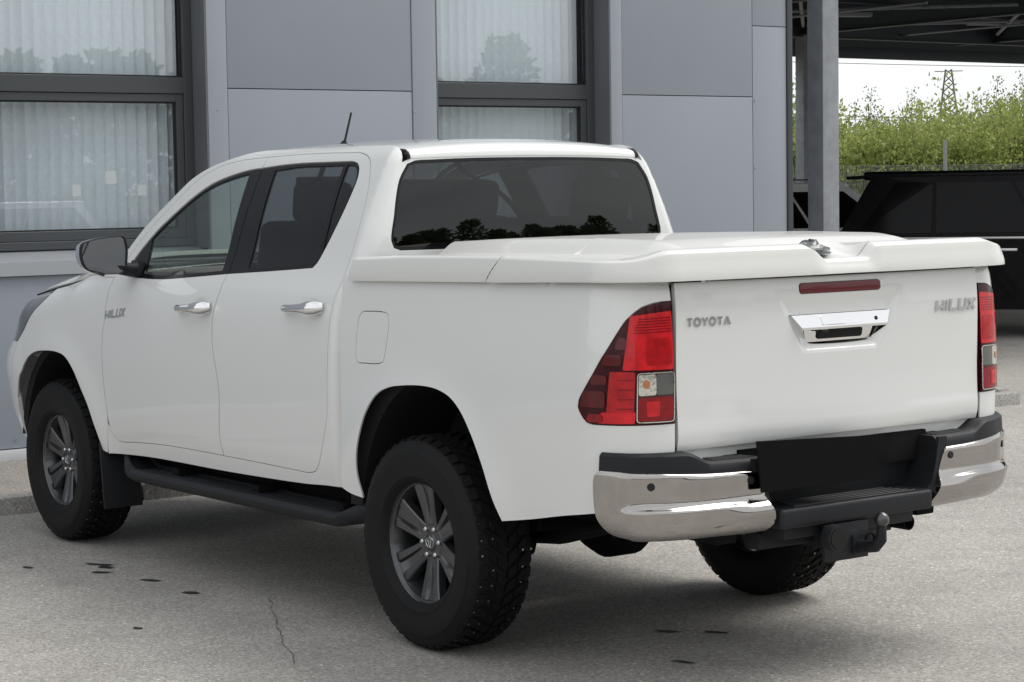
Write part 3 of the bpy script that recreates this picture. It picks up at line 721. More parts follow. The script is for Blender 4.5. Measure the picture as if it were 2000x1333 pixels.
def gate_x(y, z):
    w = .165+.11*(z-1.095)/.175
    rec = .011*sstep(-.012, .012, w-abs(y))*sstep(1.083, 1.106, z)*(1-sstep(1.225, 1.285, z))
    return -1.183-.03*(1-(y/.70)**2)+gate_prof(z)+rec
def gate_point(y, z): return (gate_x(y, z), y, z)
hood_edge = pchip([2.5,2.85,2.97,3.055,3.29,3.47,3.62,3.8], [1.264,1.264,1.236,1.216,1.180,1.148,1.115,1.06])
def fend_y(x, z):
    zt = hood_edge(x); roll = .085*sstep(2.5, 2.95, x)*max(0, (z-(zt-.14))/.14)**2.2
    return cab_prof(z)+flare(x, z, 3.085)-roll-.03*sstep(1.6, 2.9, x)*max(0, min(1, (z-1.2)/.4))**1
nose_a = pchip([.38,.42,.5,.58,.8,.86,.95,1.03,1.10,1.15,1.2], [.42,.50,.60,.67,.67,.64,.46,.34,.28,.24,.22])
NX = 3.40
def front_point(s, z):
    if s <= 0: x = NX+s; return (x, fend_y(x, z), z)
    f = min(s/.75, math.pi/2-1e-3); e = .8
    return (NX+nose_a(z)*math.sin(f)**e, fend_y(NX, z)*math.cos(f)**e, z)
def fs(x, z):
    if x <= NX: return (x-NX, z)
    return (.75*math.asin(min(.999, ((x-NX)/nose_a(z))**1.25)), z)

SPLIT = [(1.513,1.776),(1.490,1.50),(1.4685,1.302),(1.467,1.219),(1.487,1.14),(1.490,1.078),(1.478,.988),(1.452,.91),(1.434,.818),(1.449,.698),(1.455,.634),(1.443,.558)]
DF = [(2.397,.529),(2.450,.536),(2.484,.565),(2.503,.647),(2.522,.784),(2.527,.956),(2.517,1.017),(2.502,1.075),(2.491,1.178),(2.484,1.262)]
DA = [(2.484,1.262),(2.440,1.36),(2.362,1.452),(2.243,1.548),(2.135,1.630),(2.022,1.700),(1.889,1.743),(1.742,1.765),(1.513,1.776)]
DT = [(1.513,1.776),(1.211,1.782),(.916,1.781),(.770,1.775),(.697,1.752),(.654,1.710),(.612,1.639),(.582,1.531),(.574,1.41),(.569,1.303),(.568,1.212),(.572,1.127),(.574,1.01),(.577,.95),(.589,.79),(.628,.692),(.668,.61),(.712,.568),(.779,.556)]
DBF = [(1.443,.558),(1.75,.557),(2.085,.549),(2.397,.529)]; DBR = [(.779,.556),(1.1,.558),(1.443,.558)]
DLO_F = [(1.5085,1.7285),(1.609,1.722),(1.755,1.700),(1.899,1.666),(2.030,1.609),(2.155,1.535),(2.279,1.451),(2.363,1.366),(2.402,1.295)]
DLO_FB = [(2.402,1.295),(2.380,1.276),(2.300,1.268),(2.046,1.266),(1.76,1.282),(1.4685,1.302)]
DLO_RB = [(1.4685,1.302),(1.145,1.320),(.821,1.340)]
DLO_RR = [(.821,1.340),(.803,1.357),(.776,1.421),(.744,1.509),(.724,1.603),(.722,1.676),(.740,1.713),(.771,1.735),(.824,1.744)]
DLO_RT = [(.824,1.744),(1.010,1.744),(1.219,1.743),(1.380,1.737),(1.5085,1.7285)]
SP_TOP = [(1.513,1.776),(1.5085,1.7285)]; SP_MID = [(1.5085,1.7285),(1.490,1.50),(1.4685,1.302)]; SP_LOW = SPLIT[2:]
rev = lambda s: list(reversed(s))
front_door = join(DF, DA, SP_TOP, DLO_F, DLO_FB, SP_LOW, DBF, step=.018)
rear_door = join(rev(SP_LOW), DLO_RB, DLO_RR, DLO_RT, rev(SP_TOP), DT, DBR, step=.018)
dlo_f = join(DLO_F, DLO_FB, rev(SP_MID), step=.018); dlo_r = join(SP_MID, DLO_RB, DLO_RR, DLO_RT, step=.018)
glass_f = join([(1.600,1.710),(1.755,1.687),(1.899,1.653),(2.030,1.597),(2.155,1.522),(2.285,1.434)], [(2.285,1.434),(2.222,1.284)], [(2.222,1.284),(2.046,1.281),(1.76,1.297),(1.530,1.313)], [(1.530,1.313),(1.600,1.710)])
glass_r = join([(1.396,1.719),(1.219,1.731),(1.010,1.732),(.872,1.732)], [(.872,1.732),(.818,1.362)], [(.818,1.362),(1.145,1.336),(1.325,1.329)], [(1.325,1.329),(1.396,1.719)])
glass_q = join([(.846,1.732),(.826,1.732),(.778,1.724),(.752,1.706),(.736,1.676),(.738,1.603),(.758,1.509),(.789,1.425),(.797,1.400)], [(.797,1.400),(.846,1.732)])
side = lambda x, z: (x, cab_y(x, z), z)
def both(fn):
    for mir in (False, True): fn(mir)

# strokes of lettering: each letter on a 1 x 1 cell
STROKES = {'H': [[(0, 0), (0, 1)], [(1, 0), (1, 1)], [(0, .38), (1, .38)]], 'I': [[(.5, 0), (.5, 1)]], 'L': [[(0, 1), (0, .09), (1, .09)]], 'U': [[(0, 1), (0, .09), (1, .09), (1, 1)]],
           'X': [[(0, 0), (1, 1)], [(0, 1), (1, 0)]], 'T': [[(0, .91), (1, .91)], [(.5, 0), (.5, .91)]], 'Y': [[(0, 1), (.5, .45)], [(1, 1), (.5, .45)], [(.5, 0), (.5, .45)]],
           'A': [[(0, 0), (.5, 1)], [(1, 0), (.5, 1)], [(.2, .3), (.8, .3)]], 'O': [[(.5+.5*math.cos(R(a)), .5+.46*math.sin(R(a))) for a in range(0, 361, 24)]]}
def lettering(word, fn, width, h, st, slant=0.0, widths={}, depth=.004):
    """fn(u, v, d): u along the word in metres, v up, d out of the surface"""
    b = MB(); tot = sum(widths.get(c, 1.0) for c in word)+.42*(len(word)-1); k = width/tot; u0 = 0.0
    for c in word:
        w = widths.get(c, 1.0)*k
        for path in STROKES[c]:
            P = [(u0+(p[0] if widths.get(c, 1.0) > .3 else .5)*w+slant*p[1]*h, p[1]*h) for p in path]
            for (a, q) in zip(P[:-1], P[1:]):
                d = Vector((q[0]-a[0], q[1]-a[1])); L = d.length; d /= L; n = Vector((-d.y, d.x))*st/2; e = d*(st*.32)
                a2 = Vector(a)-(e if len(path) > 2 else e*0); q2 = Vector(q)+(e if len(path) > 2 else e*0)
                b.prism([(a2+n)[:], (a2-n)[:], (q2-n)[:], (q2+n)[:]], fn, 0.0, depth)
        u0 += w+.42*k
    return b

# ---- doors with windows, handles, badge
def doors(mir):
    for (nm, outl, dlo, panes, hx) in (('front_door', front_door, dlo_f, [('window_pane', glass_f, 'glass_front')], (1.785, 1.515, 1.157)),
                                       ('rear_door', rear_door, dlo_r, [('window_pane', glass_r, 'glass_tint'), ('quarter_pane', glass_q, 'glass_tint')], (.900, .632, 1.189))):
        d = build(nm, [patch(side, inset(outl, .0028), step=.024, flange=.02)], 'white_paint', truck, mir)
        build('window_trim', [patch(side, inset(dlo, .002), [p[1] for p in panes], step=.05, flange=.012, lift=-.004)], 'black_gloss', d, mir)
        for (pn, poly, mt) in panes: build(pn, [patch(side, poly, step=.022, flange=.003, lift=-.007)], mt, d, mir)
        xa, xb, z = hx; path = []; rad = []
        for (t, o, r) in ((0, .002, .011), (.05, .020, .0165), (.2, .036, .0175), (.45, .042, .0165), (.66, .043, .0195), (.84, .038, .0265), (.95, .024, .0275), (1.0, .002, .021)):
            x = xa+(xb-xa)*t; path.append((x, cab_prof(z)+o, z+.012*(t-.5))); rad.append(r)
        MB().tube(path, rad, 16).build('door_handle', 'chrome', d, 60, mir)
        MB().box(((hx[0]+hx[1])/2+.02, cab_prof(1.0)-.105, .92), (abs(outl[0][0]-1.45)*.8+.25, .03, .62), bev=.02).build('door_card', 'cabin_plastic', d, 40, mir)
        if nm == 'front_door':
            s = 1 if not mir else 1
            def fn(u, v, dd): x = 2.490-u; z = 1.078+v+.10*u; return (x, cab_y(x, z)+dd, z)
            lettering('HILUX', fn, .185, .034, .0075, .25, {'I': .25}).build('badge_lettering', 'badge_chrome', d, 0, mir)
            # mirror on its stalk
            rim = [(1.124,1.392),(1.116,1.418),(1.075,1.435),(.967,1.449),(.924,1.448),(.910,1.412),(.909,1.363),(.923,1.297),(.948,1.287),(1.044,1.290),(1.103,1.315),(1.123,1.359)]
            rim = spline(rim, .012, True); cy, cz = 1.015, 1.365
            def ring(x, k, dx=0): return [(x+dx*(y-cy), cy+(y-cy)*k, cz+(z-cz)*k) for y, z in rim]
            n = len(rim); m = MB(); rings = [ring(2.235, .955), ring(2.22, .985), ring(2.222, 1.0), ring(2.245, 1.01)]
            m.add([p for q in rings for p in q], [(j*n+i, j*n+(i+1) % n, (j+1)*n+(i+1) % n, (j+1)*n+i) for j in range(len(rings)-1) for i in range(n)])
            mo = m.build('mirror_housing', 'black_plastic', d, 50, mir)
            rings = [ring(2.246, 1.012), ring(2.275, .99), ring(2.31, .90), ring(2.34, .70), ring(2.355, .40)]; m = MB()
            m.add([p for q in rings for p in q], [(j*n+i, j*n+(i+1) % n, (j+1)*n+(i+1) % n, (j+1)*n+i) for j in range(len(rings)-1) for i in range(n)]+[tuple(range(4*n, 5*n))])
            m.build('mirror_cap', 'chrome', d, 60, mir)
            m = MB(); rg = ring(2.233, .95); m.add(rg, [tuple(range(n))]); m.build('mirror_glass', 'mirror_glass', d, 0, mir)
            MB().tube([(2.27, .845, 1.300), (2.265, .88, 1.300), (2.26, .935, 1.312), (2.265, .98, 1.335)], [.034, .030, .030, .028], 12).build('mirror_arm', 'black_plastic', d, 60, mir)
            MB().box((2.285, .838, 1.305), (.10, .03, .07), rot=(.35, 0, 0), bev=.012).build('mirror_base', 'black_plastic', d, 50, mir)
both(doors)

# ---- cab frame: sill, pillars and roof rail round the door opening
A_OUT = [(2.60,1.262),(2.550,1.300),(2.490,1.375),(2.425,1.452),(2.344,1.526),(2.224,1.613),(2.109,1.690),(1.974,1.742),(1.838,1.772),(1.712,1.794),(1.60,1.804)]
def frame(mir):
    q = lambda seg: [qs(x, z) for x, z in seg]
    qa = lambda z: (cab_qr(z)*math.pi/2, z)
    inner = [q(rev(DBF)), q(rev(DBR)), q(rev(DT)), q(rev(DA))]
    segs = [[qa(.527), qs(.66, .520), qs(.797, .511), qs(1.419, .494), qs(2.116, .486), qs(2.475, .470), qs(2.545, .466)], [qs(2.545, .466), qs(2.508, .60)],
            q([(2.508, .60), (2.503, .60)]), q([(2.503, .60), (2.484, .565), (2.450, .536), (2.397, .529)])]+inner+[
            [qs(2.484, 1.262), qs(2.60, 1.262)], q(A_OUT), q([(1.60, 1.804), (1.2, 1.806), (.80, 1.804)]), [qs(.80, 1.804), (-.06, 1.803), (.0, 1.801), (.035, 1.79), (.05, 1.775), (.062, 1.755), (.067, 1.74)],
            [(.067, 1.74), qa(1.735)], [qa(z) for z in (1.735, 1.7, 1.6, 1.5, 1.4, 1.3)], [qa(1.3), qa(.527)]]
    build('cab_frame', [patch(quarter_point, join(*segs, step=.018), step=.03, flange=.02)], 'white_paint', truck, mir)
both(frame)
# ---- back wall of the cab with the rear window
RW = [(.565,1.730),(.605,1.673),(.626,1.610),(.641,1.539),(.660,1.443),(.650,1.414),(.622,1.404)]
rw_out = join([(0, 1.7525), (.18, 1.752), (.33, 1.7495), (.46, 1.7455), (.53, 1.742), (.565, 1.730)], RW, [(.622, 1.404), (0, 1.404)], [(0, 1.404), (-.622, 1.404)], [(-y, z) for y, z in rev(RW)], [(-.565, 1.730), (-.53, 1.742), (-.46, 1.7455), (-.33, 1.7495), (-.18, 1.752), (0, 1.7525)])
ye = lambda z: cab_y(cab_xr(z)+cab_qr(z), z)-cab_qr(z)
bz = [1.735, 1.7, 1.6, 1.5, 1.4, 1.3, 1.2]
bw = join([(0, 1.768), (.3, 1.765), (.5, 1.757), (.556, 1.748)], [(.556, 1.748), (ye(1.735), 1.735)], [(ye(z), z) for z in bz], [(ye(1.2), 1.2), (.7, .55)], [(.7, .55), (-.7, .55)], [(-.7, .55), (-ye(1.2), 1.2)], [(-ye(z), z) for z in rev(bz)], [(-ye(1.735), 1.735), (-.556, 1.748)], [(-.556, 1.748), (-.5, 1.757), (-.3, 1.765), (0, 1.768)])
wall = build('cab_back', [patch(back_point, bw, [rw_out], step=.04, flange=.012, out=(-1, 0, 0))], 'white_paint', truck)
build('rear_window_seal', [patch(back_point, rw_out, [inset(rw_out, .012)], step=.05, flange=.01, out=(-1, 0, 0), lift=-.002)], 'black_gloss', wall)
build('rear_window_pane', [patch(back_point, inset(rw_out, .0125), step=.06, flange=.003, out=(-1, 0, 0), lift=-.004)], 'glass_rear', wall)
# ---- roof with its rear header, ditch mouldings, aerial
crown = pchip([.80, .95, 1.1, 1.5, 1.8, 1.95, 2.1], [1.832, 1.836, 1.838, 1.833, 1.815, 1.795, 1.77])
def roof_point(q, y):
    k = abs(y)/.56
    if q < .45:
        t = q/.45*math.pi/2; h = 1.832-.030*k**2.2-1.757+.010*k*k; 
        return (.522+.278*(1-math.cos(t))**1.15*1.0-.018*(1-k*k), y, 1.757-.010*k*k+h*math.sin(t)**.75)
    x = .80+(q-.45)
    return (x-.018*(1-k*k)*(1-sstep(.45, 1.0, q))+.10*sstep(1.2, 1.62, q)*(1-k*k), y, crown(x)-.030*k**2.2)
roof = build('roof', [patch(roof_point, join([(.004, -.555), (.004, .555)], [(.004, .555), (.9, .556), (1.55, .545), (1.62, .53)], [(1.62, .53), (1.62, -.53)], [(1.62, -.53), (1.55, -.545), (.9, -.556), (.004, -.555)], step=.03), step=.035, flange=.012, out=(-.3, 0, 1))], 'white_paint', truck)
for s in (1, -1):
    pth = []
    for q in [.0, .02, .05, .09, .14, .2, .3, .45, .7, 1.0, 1.4]:
        p = roof_point(q, s*.557); pth.append((p[0], p[1], p[2]+.001-.014*sstep(.10, .30, q)))
    MB().tube(pth, .0075, 8).build('roof_moulding', 'black_plastic', roof, 60)
MB().tube([(1.905, 0, 1.80), (1.905, 0, 1.825), (1.885, 0, 1.85)], [.028, .022, .010], 12).tube([(1.886, 0, 1.848), (1.826, 0, 1.975)], [.0055, .0045], 8).build('aerial', 'black_plastic', roof, 50)
# ---- windscreen
A3 = spline([(2.60, .800, 1.262), (2.49, .776, 1.375), (2.344, .722, 1.526), (2.224, .686, 1.61), (2.109, .648, 1.69), (1.974, .621, 1.742), (1.90, .60, 1.765)], .03)
al = [0.0]
for i in range(1, len(A3)): al.append(al[-1]+math.dist(A3[i], A3[i-1]))
def screen_point(q, u):
    i = 0
    while i < len(al)-2 and al[i+1] < q: i += 1
    t = (q-al[i])/(al[i+1]-al[i]); a = [A3[i][j]+(A3[i+1][j]-A3[i][j])*t for j in range(3)]
    k = 1-u*u
    return (a[0]+.16*k, a[1]*u, a[2]+.035*k)
ql = al[-1]
sc = join([(.0, -1), (ql, -1)], [(ql, -1), (ql, 1)], [(ql, 1), (0, 1)], [(0, 1), (0, -1)], step=.05)
build('windscreen', [patch(screen_point, sc, step=.08, flange=.004, out=(1, 0, .6))], 'glass_screen', truck)
# ---- front wings, bonnet, headlights, bumper, grille
FARCH = [(2.589,.474),(2.612,.554),(2.659,.659),(2.728,.746),(2.804,.830),(2.888,.885),(2.977,.902),(3.097,.902),(3.228,.888),(3.315,.856),(3.396,.786),(3.470,.705),(3.508,.650),(3.522,.585),(3.520,.50),(3.500,.42)]
HLR = [(-.19,1.160),(-.182,1.142),(-.15,1.112),(-.113,1.085),(-.051,1.029),(.010,.970),(.06,.930)]
def wing(mir):
    f = lambda seg: [fs(x, z) for x, z in seg]
    top = [(2.484,1.262),(2.60,1.261),(2.85,1.260),(2.97,1.232),(3.055,1.212),(3.21,1.187)]
    o = join(f([(2.548, .466), (2.589, .474)]), f(FARCH[:13]), [fs(3.508, .650), (.10, .72), (.085, .82), HLR[-1]], rev(HLR), [HLR[0], fs(3.21, 1.187)], f(rev(top)), f(rev(DF[3:])), f([(2.503, .647), (2.508, .60), (2.548, .466)]), step=.018)
    build('front_wing', [patch(front_point, inset(o, .0025), step=.028, flange=.007)], 'white_paint', truck, mir)
    hl = join(HLR, [HLR[-1], (.5, .92), (.80, .93)], [(.80, .93), (.78, 1.0)], [(.78, 1.0), (.5, 1.05), (.2, 1.10), (0, 1.135), HLR[0]], step=.02)
    build('headlight', [patch(front_point, inset(hl, .003), step=.03, flange=.03, out=(.6, 1, 0))], 'head_lamp', truck, mir)
    bo = join([fs(3.508, .650), fs(3.522, .585), fs(3.52, .50), fs(3.50, .42)], [fs(3.50, .42), (.5, .40), (1.176, .40)], [(1.176, .40), (1.176, .62)], [(1.176, .62), (.80, .64)], [(.80, .64), (.80, .93)], [(.80, .93), (.5, .92), HLR[-1]], [HLR[-1], (.085, .82), (.10, .72), fs(3.508, .650)], step=.02)
    build('front_bumper', [patch(front_point, inset(bo, .002), step=.035, flange=.02, out=(.6, 1, 0))], 'white_paint', truck, mir)
    gr = join([(.803, .645), (1.176, .625)], [(1.176, .625), (1.176, 1.03)], [(1.176, 1.03), (.80, 1.0)], [(.80, 1.0), (.803, .645)], step=.03)
    build('grille', [patch(front_point, gr, step=.05, flange=.02, out=(1, .3, 0))], 'black_gloss', truck, mir)
both(wing)
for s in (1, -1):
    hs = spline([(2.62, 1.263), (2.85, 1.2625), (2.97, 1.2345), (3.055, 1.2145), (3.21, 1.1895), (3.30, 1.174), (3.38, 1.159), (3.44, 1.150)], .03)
    MB().tube([(x, s*(fend_y(x, z)-.004), z) for x, z in hs], .0042, 6).build('bonnet_gap_shade', 'gap_black', truck, 60)  # dark strip laid along the bonnet edge as the shade of its gap
    MB().box((.487, s*.79, .93), (.008, .155, .74)).build('cab_gap_shade', 'gap_black', truck, 0)  # dark sheet standing in for the shade between cab and bed
def hood_point(x, y): return (x, y, hood_edge(x)+.004+.092*(1-(min(1, abs(y)/.80))**5)*(1-.45*sstep(3.35, 3.75, x)))
ho = join([(2.74, .785), (3.1, .788), (3.38, .784), (3.50, .755)], [(3.50, .755), (3.62, .62), (3.70, .4), (3.74, 0), (3.70, -.4), (3.62, -.62), (3.50, -.755)], [(3.50, -.755), (3.38, -.784), (3.1, -.788), (2.74, -.785)], [(2.74, -.785), (2.80, -.4), (2.82, 0), (2.80, .4), (2.74, .785)], step=.03)
build('bonnet', [patch(hood_point, ho, step=.05, flange=.02, out=(0, 0, 1))], 'white_paint', truck)

# ---- bed: side panels, fuel flap, tail lamps
RARCH = [(.111,.505),(.096,.588),(.109,.670),(.146,.753),(.197,.836),(.261,.899),(.339,.930),(.439,.945),(.559,.952),(.648,.946),(.725,.924),(.789,.881),(.854,.806),(.913,.710),(.964,.598),(1.005,.528)]
LAMP = [(BL,1.276),(1.756,1.275),(1.713,1.269),(1.680,1.260),(1.650,1.241),(1.626,1.220),(1.594,1.176),(1.556,1.119),(1.509,1.058),(1.462,1.002),(1.434,.966),(1.429,.943),(1.445,.918),(1.472,.896),(1.500,.891)]
LAMPB = [(1.500,.891),(1.60,.891),(BL,.892)]
FUEL = spline([(.109,1.02),(.108,1.06),(.115,1.12),(.126,1.170),(.145,1.192),(.2,1.198),(.29,1.198),(.322,1.190),(.330,1.165),(.320,1.10),(.309,1.05),(.297,1.020),(.26,1.009),(.18,1.006),(.122,1.007)], .012, True)
def bed(mir):
    o = join([(.0, 1.318), (.0, .533)], [(.0, .533), (.05, .515), (.111, .505)], RARCH, [(1.005, .528), (1.137, .548), (1.328, .583), (1.51, .611), (1.65, .63), (BL, .65)], [(BL, .65), (BL, .892)], rev(LAMPB), rev(LAMP), [(BL, 1.276), (BL, 1.344)], [(BL, 1.344), (1.5, 1.346), (.9, 1.332), (0, 1.318)], step=.018)
    b = build('bed_side', [patch(bed_point, o, [FUEL], step=.026, flange=.007, out=(-.6, 1, 0))], 'white_paint', truck, mir)
    build('fuel_flap', [patch(bed_point, inset(FUEL, .003), step=.03, flange=.012, out=(-.6, 1, 0))], 'white_paint', b, mir)
    O = (-.8, .8, 0)
    lp = inset(join(LAMP, LAMPB, [(BL, .892), (BL, 1.276)], step=.012), .003)
    t = build('tail_lamp', [patch(bed_point, lp, step=.02, flange=.03, out=O, lift=.003)], 'lens_dark_red', truck, mir)
    def seg(name, poly, m, lift, fl=.006): build(name, [patch(bed_point, poly, step=.016, flange=fl, out=O, lift=lift)], m, t, mir)
    def box4(a, b2, c, d, r=.006, n=3):
        P = [a, b2, c, d]; out = []
        for i in range(4):
            p0, p1, p2 = Vector(P[i-1]), Vector(P[i]), Vector(P[(i+1) % 4]); u = (p0-p1).normalized()*r; v = (p2-p1).normalized()*r
            for k in range(n+1): w = k/n; out.append((p1+u*(1-w)**2+v*w*w)[:])
        res = []
        for i in range(len(out)): res += spline([out[i], out[(i+1) % len(out)]], .012)[:-1]
        return res
    seg('lens_segment', box4((1.640,1.232),(1.784,1.245),(1.785,1.064),(1.616,1.064)), 'lens_bright_red', .0045)
    seg('lens_segment', box4((1.694,1.160),(1.778,1.163),(1.779,1.078),(1.690,1.078), .014), 'lens_mid_red', .0056)
    for k in range(6): seg('lens_line', box4((1.668-.004*k, 1.2225-.0085*k), (1.780, 1.2265-.0085*k), (1.780, 1.2235-.0085*k), (1.668-.004*k, 1.2195-.0085*k), .001), 'lens_red', .0056, .002)
    for k in range(4): seg('lens_line', box4((1.600, 1.036-.030*k), (1.650, 1.036-.030*k), (1.650, 1.032-.030*k), (1.596, 1.032-.030*k), .001), 'lens_red', .0058, .002)
    seg('lens_segment', box4((1.575,1.060),(1.655,1.058),(1.648,.902),(1.560,.902)), 'lens_mid_red', .0045)
    for (a, b2, z0, z1, m) in ((1.590,1.628,1.128,1.166,'lens_rib'),(1.548,1.612,1.078,1.112,'lens_rib'),(1.500,1.566,1.018,1.048,'lens_rib'),(1.452,1.560,.946,.998,'lens_rib'),(1.478,1.550,.900,.926,'lens_red')):
        seg('lens_rib', box4((a+.012, z1), (b2, z1), (b2, z0), (a, z0), .010), m, .009, .01)
    seg('lens_segment', box4((1.545,.932),(1.655,.934),(1.652,.898),(1.530,.897)), 'lens_bright_red', .0055)
    seg('lamp_bezel', box4((1.660,1.056),(1.786,1.058),(1.783,.899),(1.656,.899), .012), 'lens_smoke', .0050)
    seg('reversing_lens', box4((1.666,1.050),(1.727,1.051),(1.727,.986),(1.664,.984), .010), 'lens_clear', .0068)
    seg('reversing_lens', box4((1.728,1.051),(1.782,1.052),(1.781,.987),(1.728,.986), .006), 'lens_grey', .0068)
    seg('indicator_bulb', [(1.690+.013*math.cos(R(a)), 1.020+.014*math.sin(R(a))) for a in range(0, 360, 30)], 'lens_amber', .0088)
    seg('reflector', box4((1.664,.978),(1.780,.980),(1.778,.906),(1.662,.904), .012), 'lens_red', .0068)
    seg('reflector', box4((1.690,.966),(1.738,.967),(1.738,.920),(1.690,.919), .006), 'lens_bright_red', .0082)
    fr = box4((1.661,1.055),(1.786,1.057),(1.783,.900),(1.657,.900), .012)
    build('lamp_outline', [patch(bed_point, fr, [inset(fr, .0028)], step=.02, flange=.002, out=O, lift=.0072)], 'lens_clear', t, mir)
both(bed)
# ---- tailgate with lettering, handle and high brake lamp
go = join([(.689,.803),(.689,.9),(.691,1.1),(.689,1.330)], [(.689,1.330),(-.689,1.330)], [(-.689,1.330),(-.691,1.1),(-.689,.9),(-.689,.803)], [(-.689,.803),(0,.812),(.689,.803)], step=.02)
hb = join([(.228,1.208),(-.228,1.208)], [(-.228,1.208),(-.150,1.118)], [(-.150,1.118),(-.138,1.112),(.138,1.112),(.150,1.118)], [(.150,1.118),(.228,1.208)], step=.015)
kb = rrect(0, 1.293, .372, .036, .012)
gate = build('tailgate', [patch(gate_point, go, [hb, kb], step=.018, flange=.02, out=(-1, 0, 0))], 'white_paint', truck)
def gf(u0, z0, sl=0.0):
    def fn(u, v, d): y = u0-u; z = z0+v+sl*u; return (gate_x(y, z)-d, y, z)
    return fn
lettering('TOYOTA', gf(.650, 1.193), .168, .025, .0068, 0, {'Y': .9, 'T': .85}).build('badge_lettering', 'badge_chrome', gate, 0)
lettering('HILUX', gf(-.462, 1.190), .205, .034, .0105, .18, {'I': .25}, .006).build('badge_lettering', 'badge_chrome', gate, 0)
build('high_brake_lamp', [patch(gate_point, inset(kb, .002), step=.03, flange=.01, out=(-1, 0, 0), lift=.004)], 'lens_brake', gate)
# chrome handle: upper face leans to the sky, lower face to the ground, black pocket between
GX = gate_x(0, 1.16)
hm = MB(); V = [(GX-.009, .226, 1.207), (GX-.009, -.226, 1.207), (GX-.028, -.196, 1.166), (GX-.028, .196, 1.166), (GX-.028, -.192, 1.158), (GX-.028, .192, 1.158), (GX+.012, -.146, 1.115), (GX+.012, .146, 1.115), (GX+.03, -.146, 1.115), (GX+.03, .146, 1.115), (GX+.03, .226, 1.207), (GX+.03, -.226, 1.207)]
hm.add(V, [(0, 1, 2, 3), (3, 2, 4, 5), (0, 3, 5, 7, 9, 10), (1, 11, 8, 6, 4, 2), (10, 11, 1, 0), (7, 6, 8, 9)])
hm.add([(GX-.027, .191, 1.1575), (GX-.027, -.191, 1.1575), (GX+.004, -.160, 1.1574), (GX+.004, .160, 1.1574)], [(0, 1, 2, 3)])
hd = hm.build('handle_bezel', 'chrome', gate, 20)
MB().add([(GX+.0035, .158, 1.1570), (GX+.0035, -.158, 1.1570), (GX+.0115, -.1465, 1.1152), (GX+.0115, .1465, 1.1152)], [(0, 1, 2, 3)]).build('handle_back', 'chrome', hd, 0)
MB().prism(rrect(-.005, 1.139, .205, .030, .008), lambda u, v, d: (GX+.0028+(1.157-v)*.19-d, u, v), -.006, .004).build('handle_pocket', 'gap_black', hd, 0)
def upf(u, v, d): return (GX-.009-.019*(1.207-v)/.041-d*.9, u, v+d*.42)
MB().prism(rrect(-.006, 1.1865, .215, .030, .005), upf, -.004, .0025).build('handle_paddle', 'chrome', hd, 30)
MB().prism([(-.150+.0065*math.cos(R(a)), 1.183+.0065*math.sin(R(a))) for a in range(0, 360, 30)], upf, -.002, .002).build('key_lock', 'gap_black', hd, 0)
MB().box((GX-.018, .098, 1.152), (.03, .034, .012), bev=.004).build('reversing_camera', 'black_gloss', hd, 40)
# strip of body between tailgate and bumper
MB().box((-1.150, 0, .745), (.03, 1.37, .13), bev=.01).build('rear_sill', 'white_paint', truck, 40)
for s in (1, -1): MB().box((-1.148, s*.700, 1.06), (.012, .05, .53)).build('tailgate_gap_shade', 'gap_black', gate, 0)  # black strips put in as the shade of the tailgate gaps
MB().box((-1.172, .0, .735), (.02, .86, .10), bev=.005).build('rear_sill_cover', 'underbody', truck, 40)
# ---- hard bed cover: fixed front piece and hinged lid with a rear spoiler
def flange_z(x): return pchip([-1.3, -1.1, -.5, 0, .3, .45], [1.404, 1.405, 1.410, 1.404, 1.392, 1.386])(x)
FZ = pchip([-1.3, -1.1, -.5, 0, .3, .45], [1.404, 1.405, 1.410, 1.404, 1.392, 1.386])
DW = pchip([-1.3, -.5, .1, .45], [.60, .56, .53, .50])
def lid_z(x, y):
    a = abs(y); w = DW(x)
    dome = (.052-.006*(a/.6)**2)*(1-sstep(w-.075, w+.02, a))*sstep(-1.19, -.86, x)
    amp = .033*(1-sstep(.70, .84, a))*sstep(.090, .160, a)-.016*(1-sstep(.090, .160, a))
    ridge = amp*(1-sstep(-1.19, -.97, x))
    groove = -.012*math.exp(-((a-w-.03)/.03)**2)*sstep(-.75, -.45, x)*(1-sstep(.05, .3, x))
    k = dome if amp < 0 else (dome*dome+ridge*ridge)**.5 if ridge > 0 else dome
    if amp < 0: k = dome+ridge
    return FZ(x)+k+groove
# perimeter of the cover seen from above: side, corner, back; d moves it outwards
PX0, PXC, PRR, PXB = .405, -1.01, .185, -1.195
def rim_pt(s, d):
    l1 = PX0-PXC; l2 = PRR*math.pi/2
    if s < l1: return (PX0-s, .880+d)
    if s < l1+l2: a = (s-l1)/PRR; return (PXC-(PRR+d)*math.sin(a), .880-PRR+(PRR+d)*math.cos(a))
    t = s-l1-l2; yy = .880-PRR-t
    return (PXB-d-.022*(1-(yy/(.880-PRR))**2), yy)
PL1 = PX0-PXC; PL2 = PRR*math.pi/2; PL = PL1+PL2+(.880-PRR)
def skirt(extra=0.0):
    def fn(s, v):
        back = sstep(PL1+.02, PL1+PL2, s)
        lean = pchip([0, .05, .86, .95, 1.0], [.027, .0275, .007, .000, -.024])(v)+back*pchip([0, .08, .5, .88, 1.0], [.004, .003, .002, .006, -.012])(v)
        zb = pchip([0, .9, 1.6, 2.0, 3.0], [1.303, 1.322, 1.338, 1.338, 1.341])(s); x0, y0 = rim_pt(s, -.024-.012*back); zt = lid_z(x0, y0)
        x, y = rim_pt(s, lean+extra); zz = pchip([0, .9, .97, 1.0], [0, .91, .985, 1.0])(v)
        return (x, y, zb+(zt-zb)*zz)
    return fn
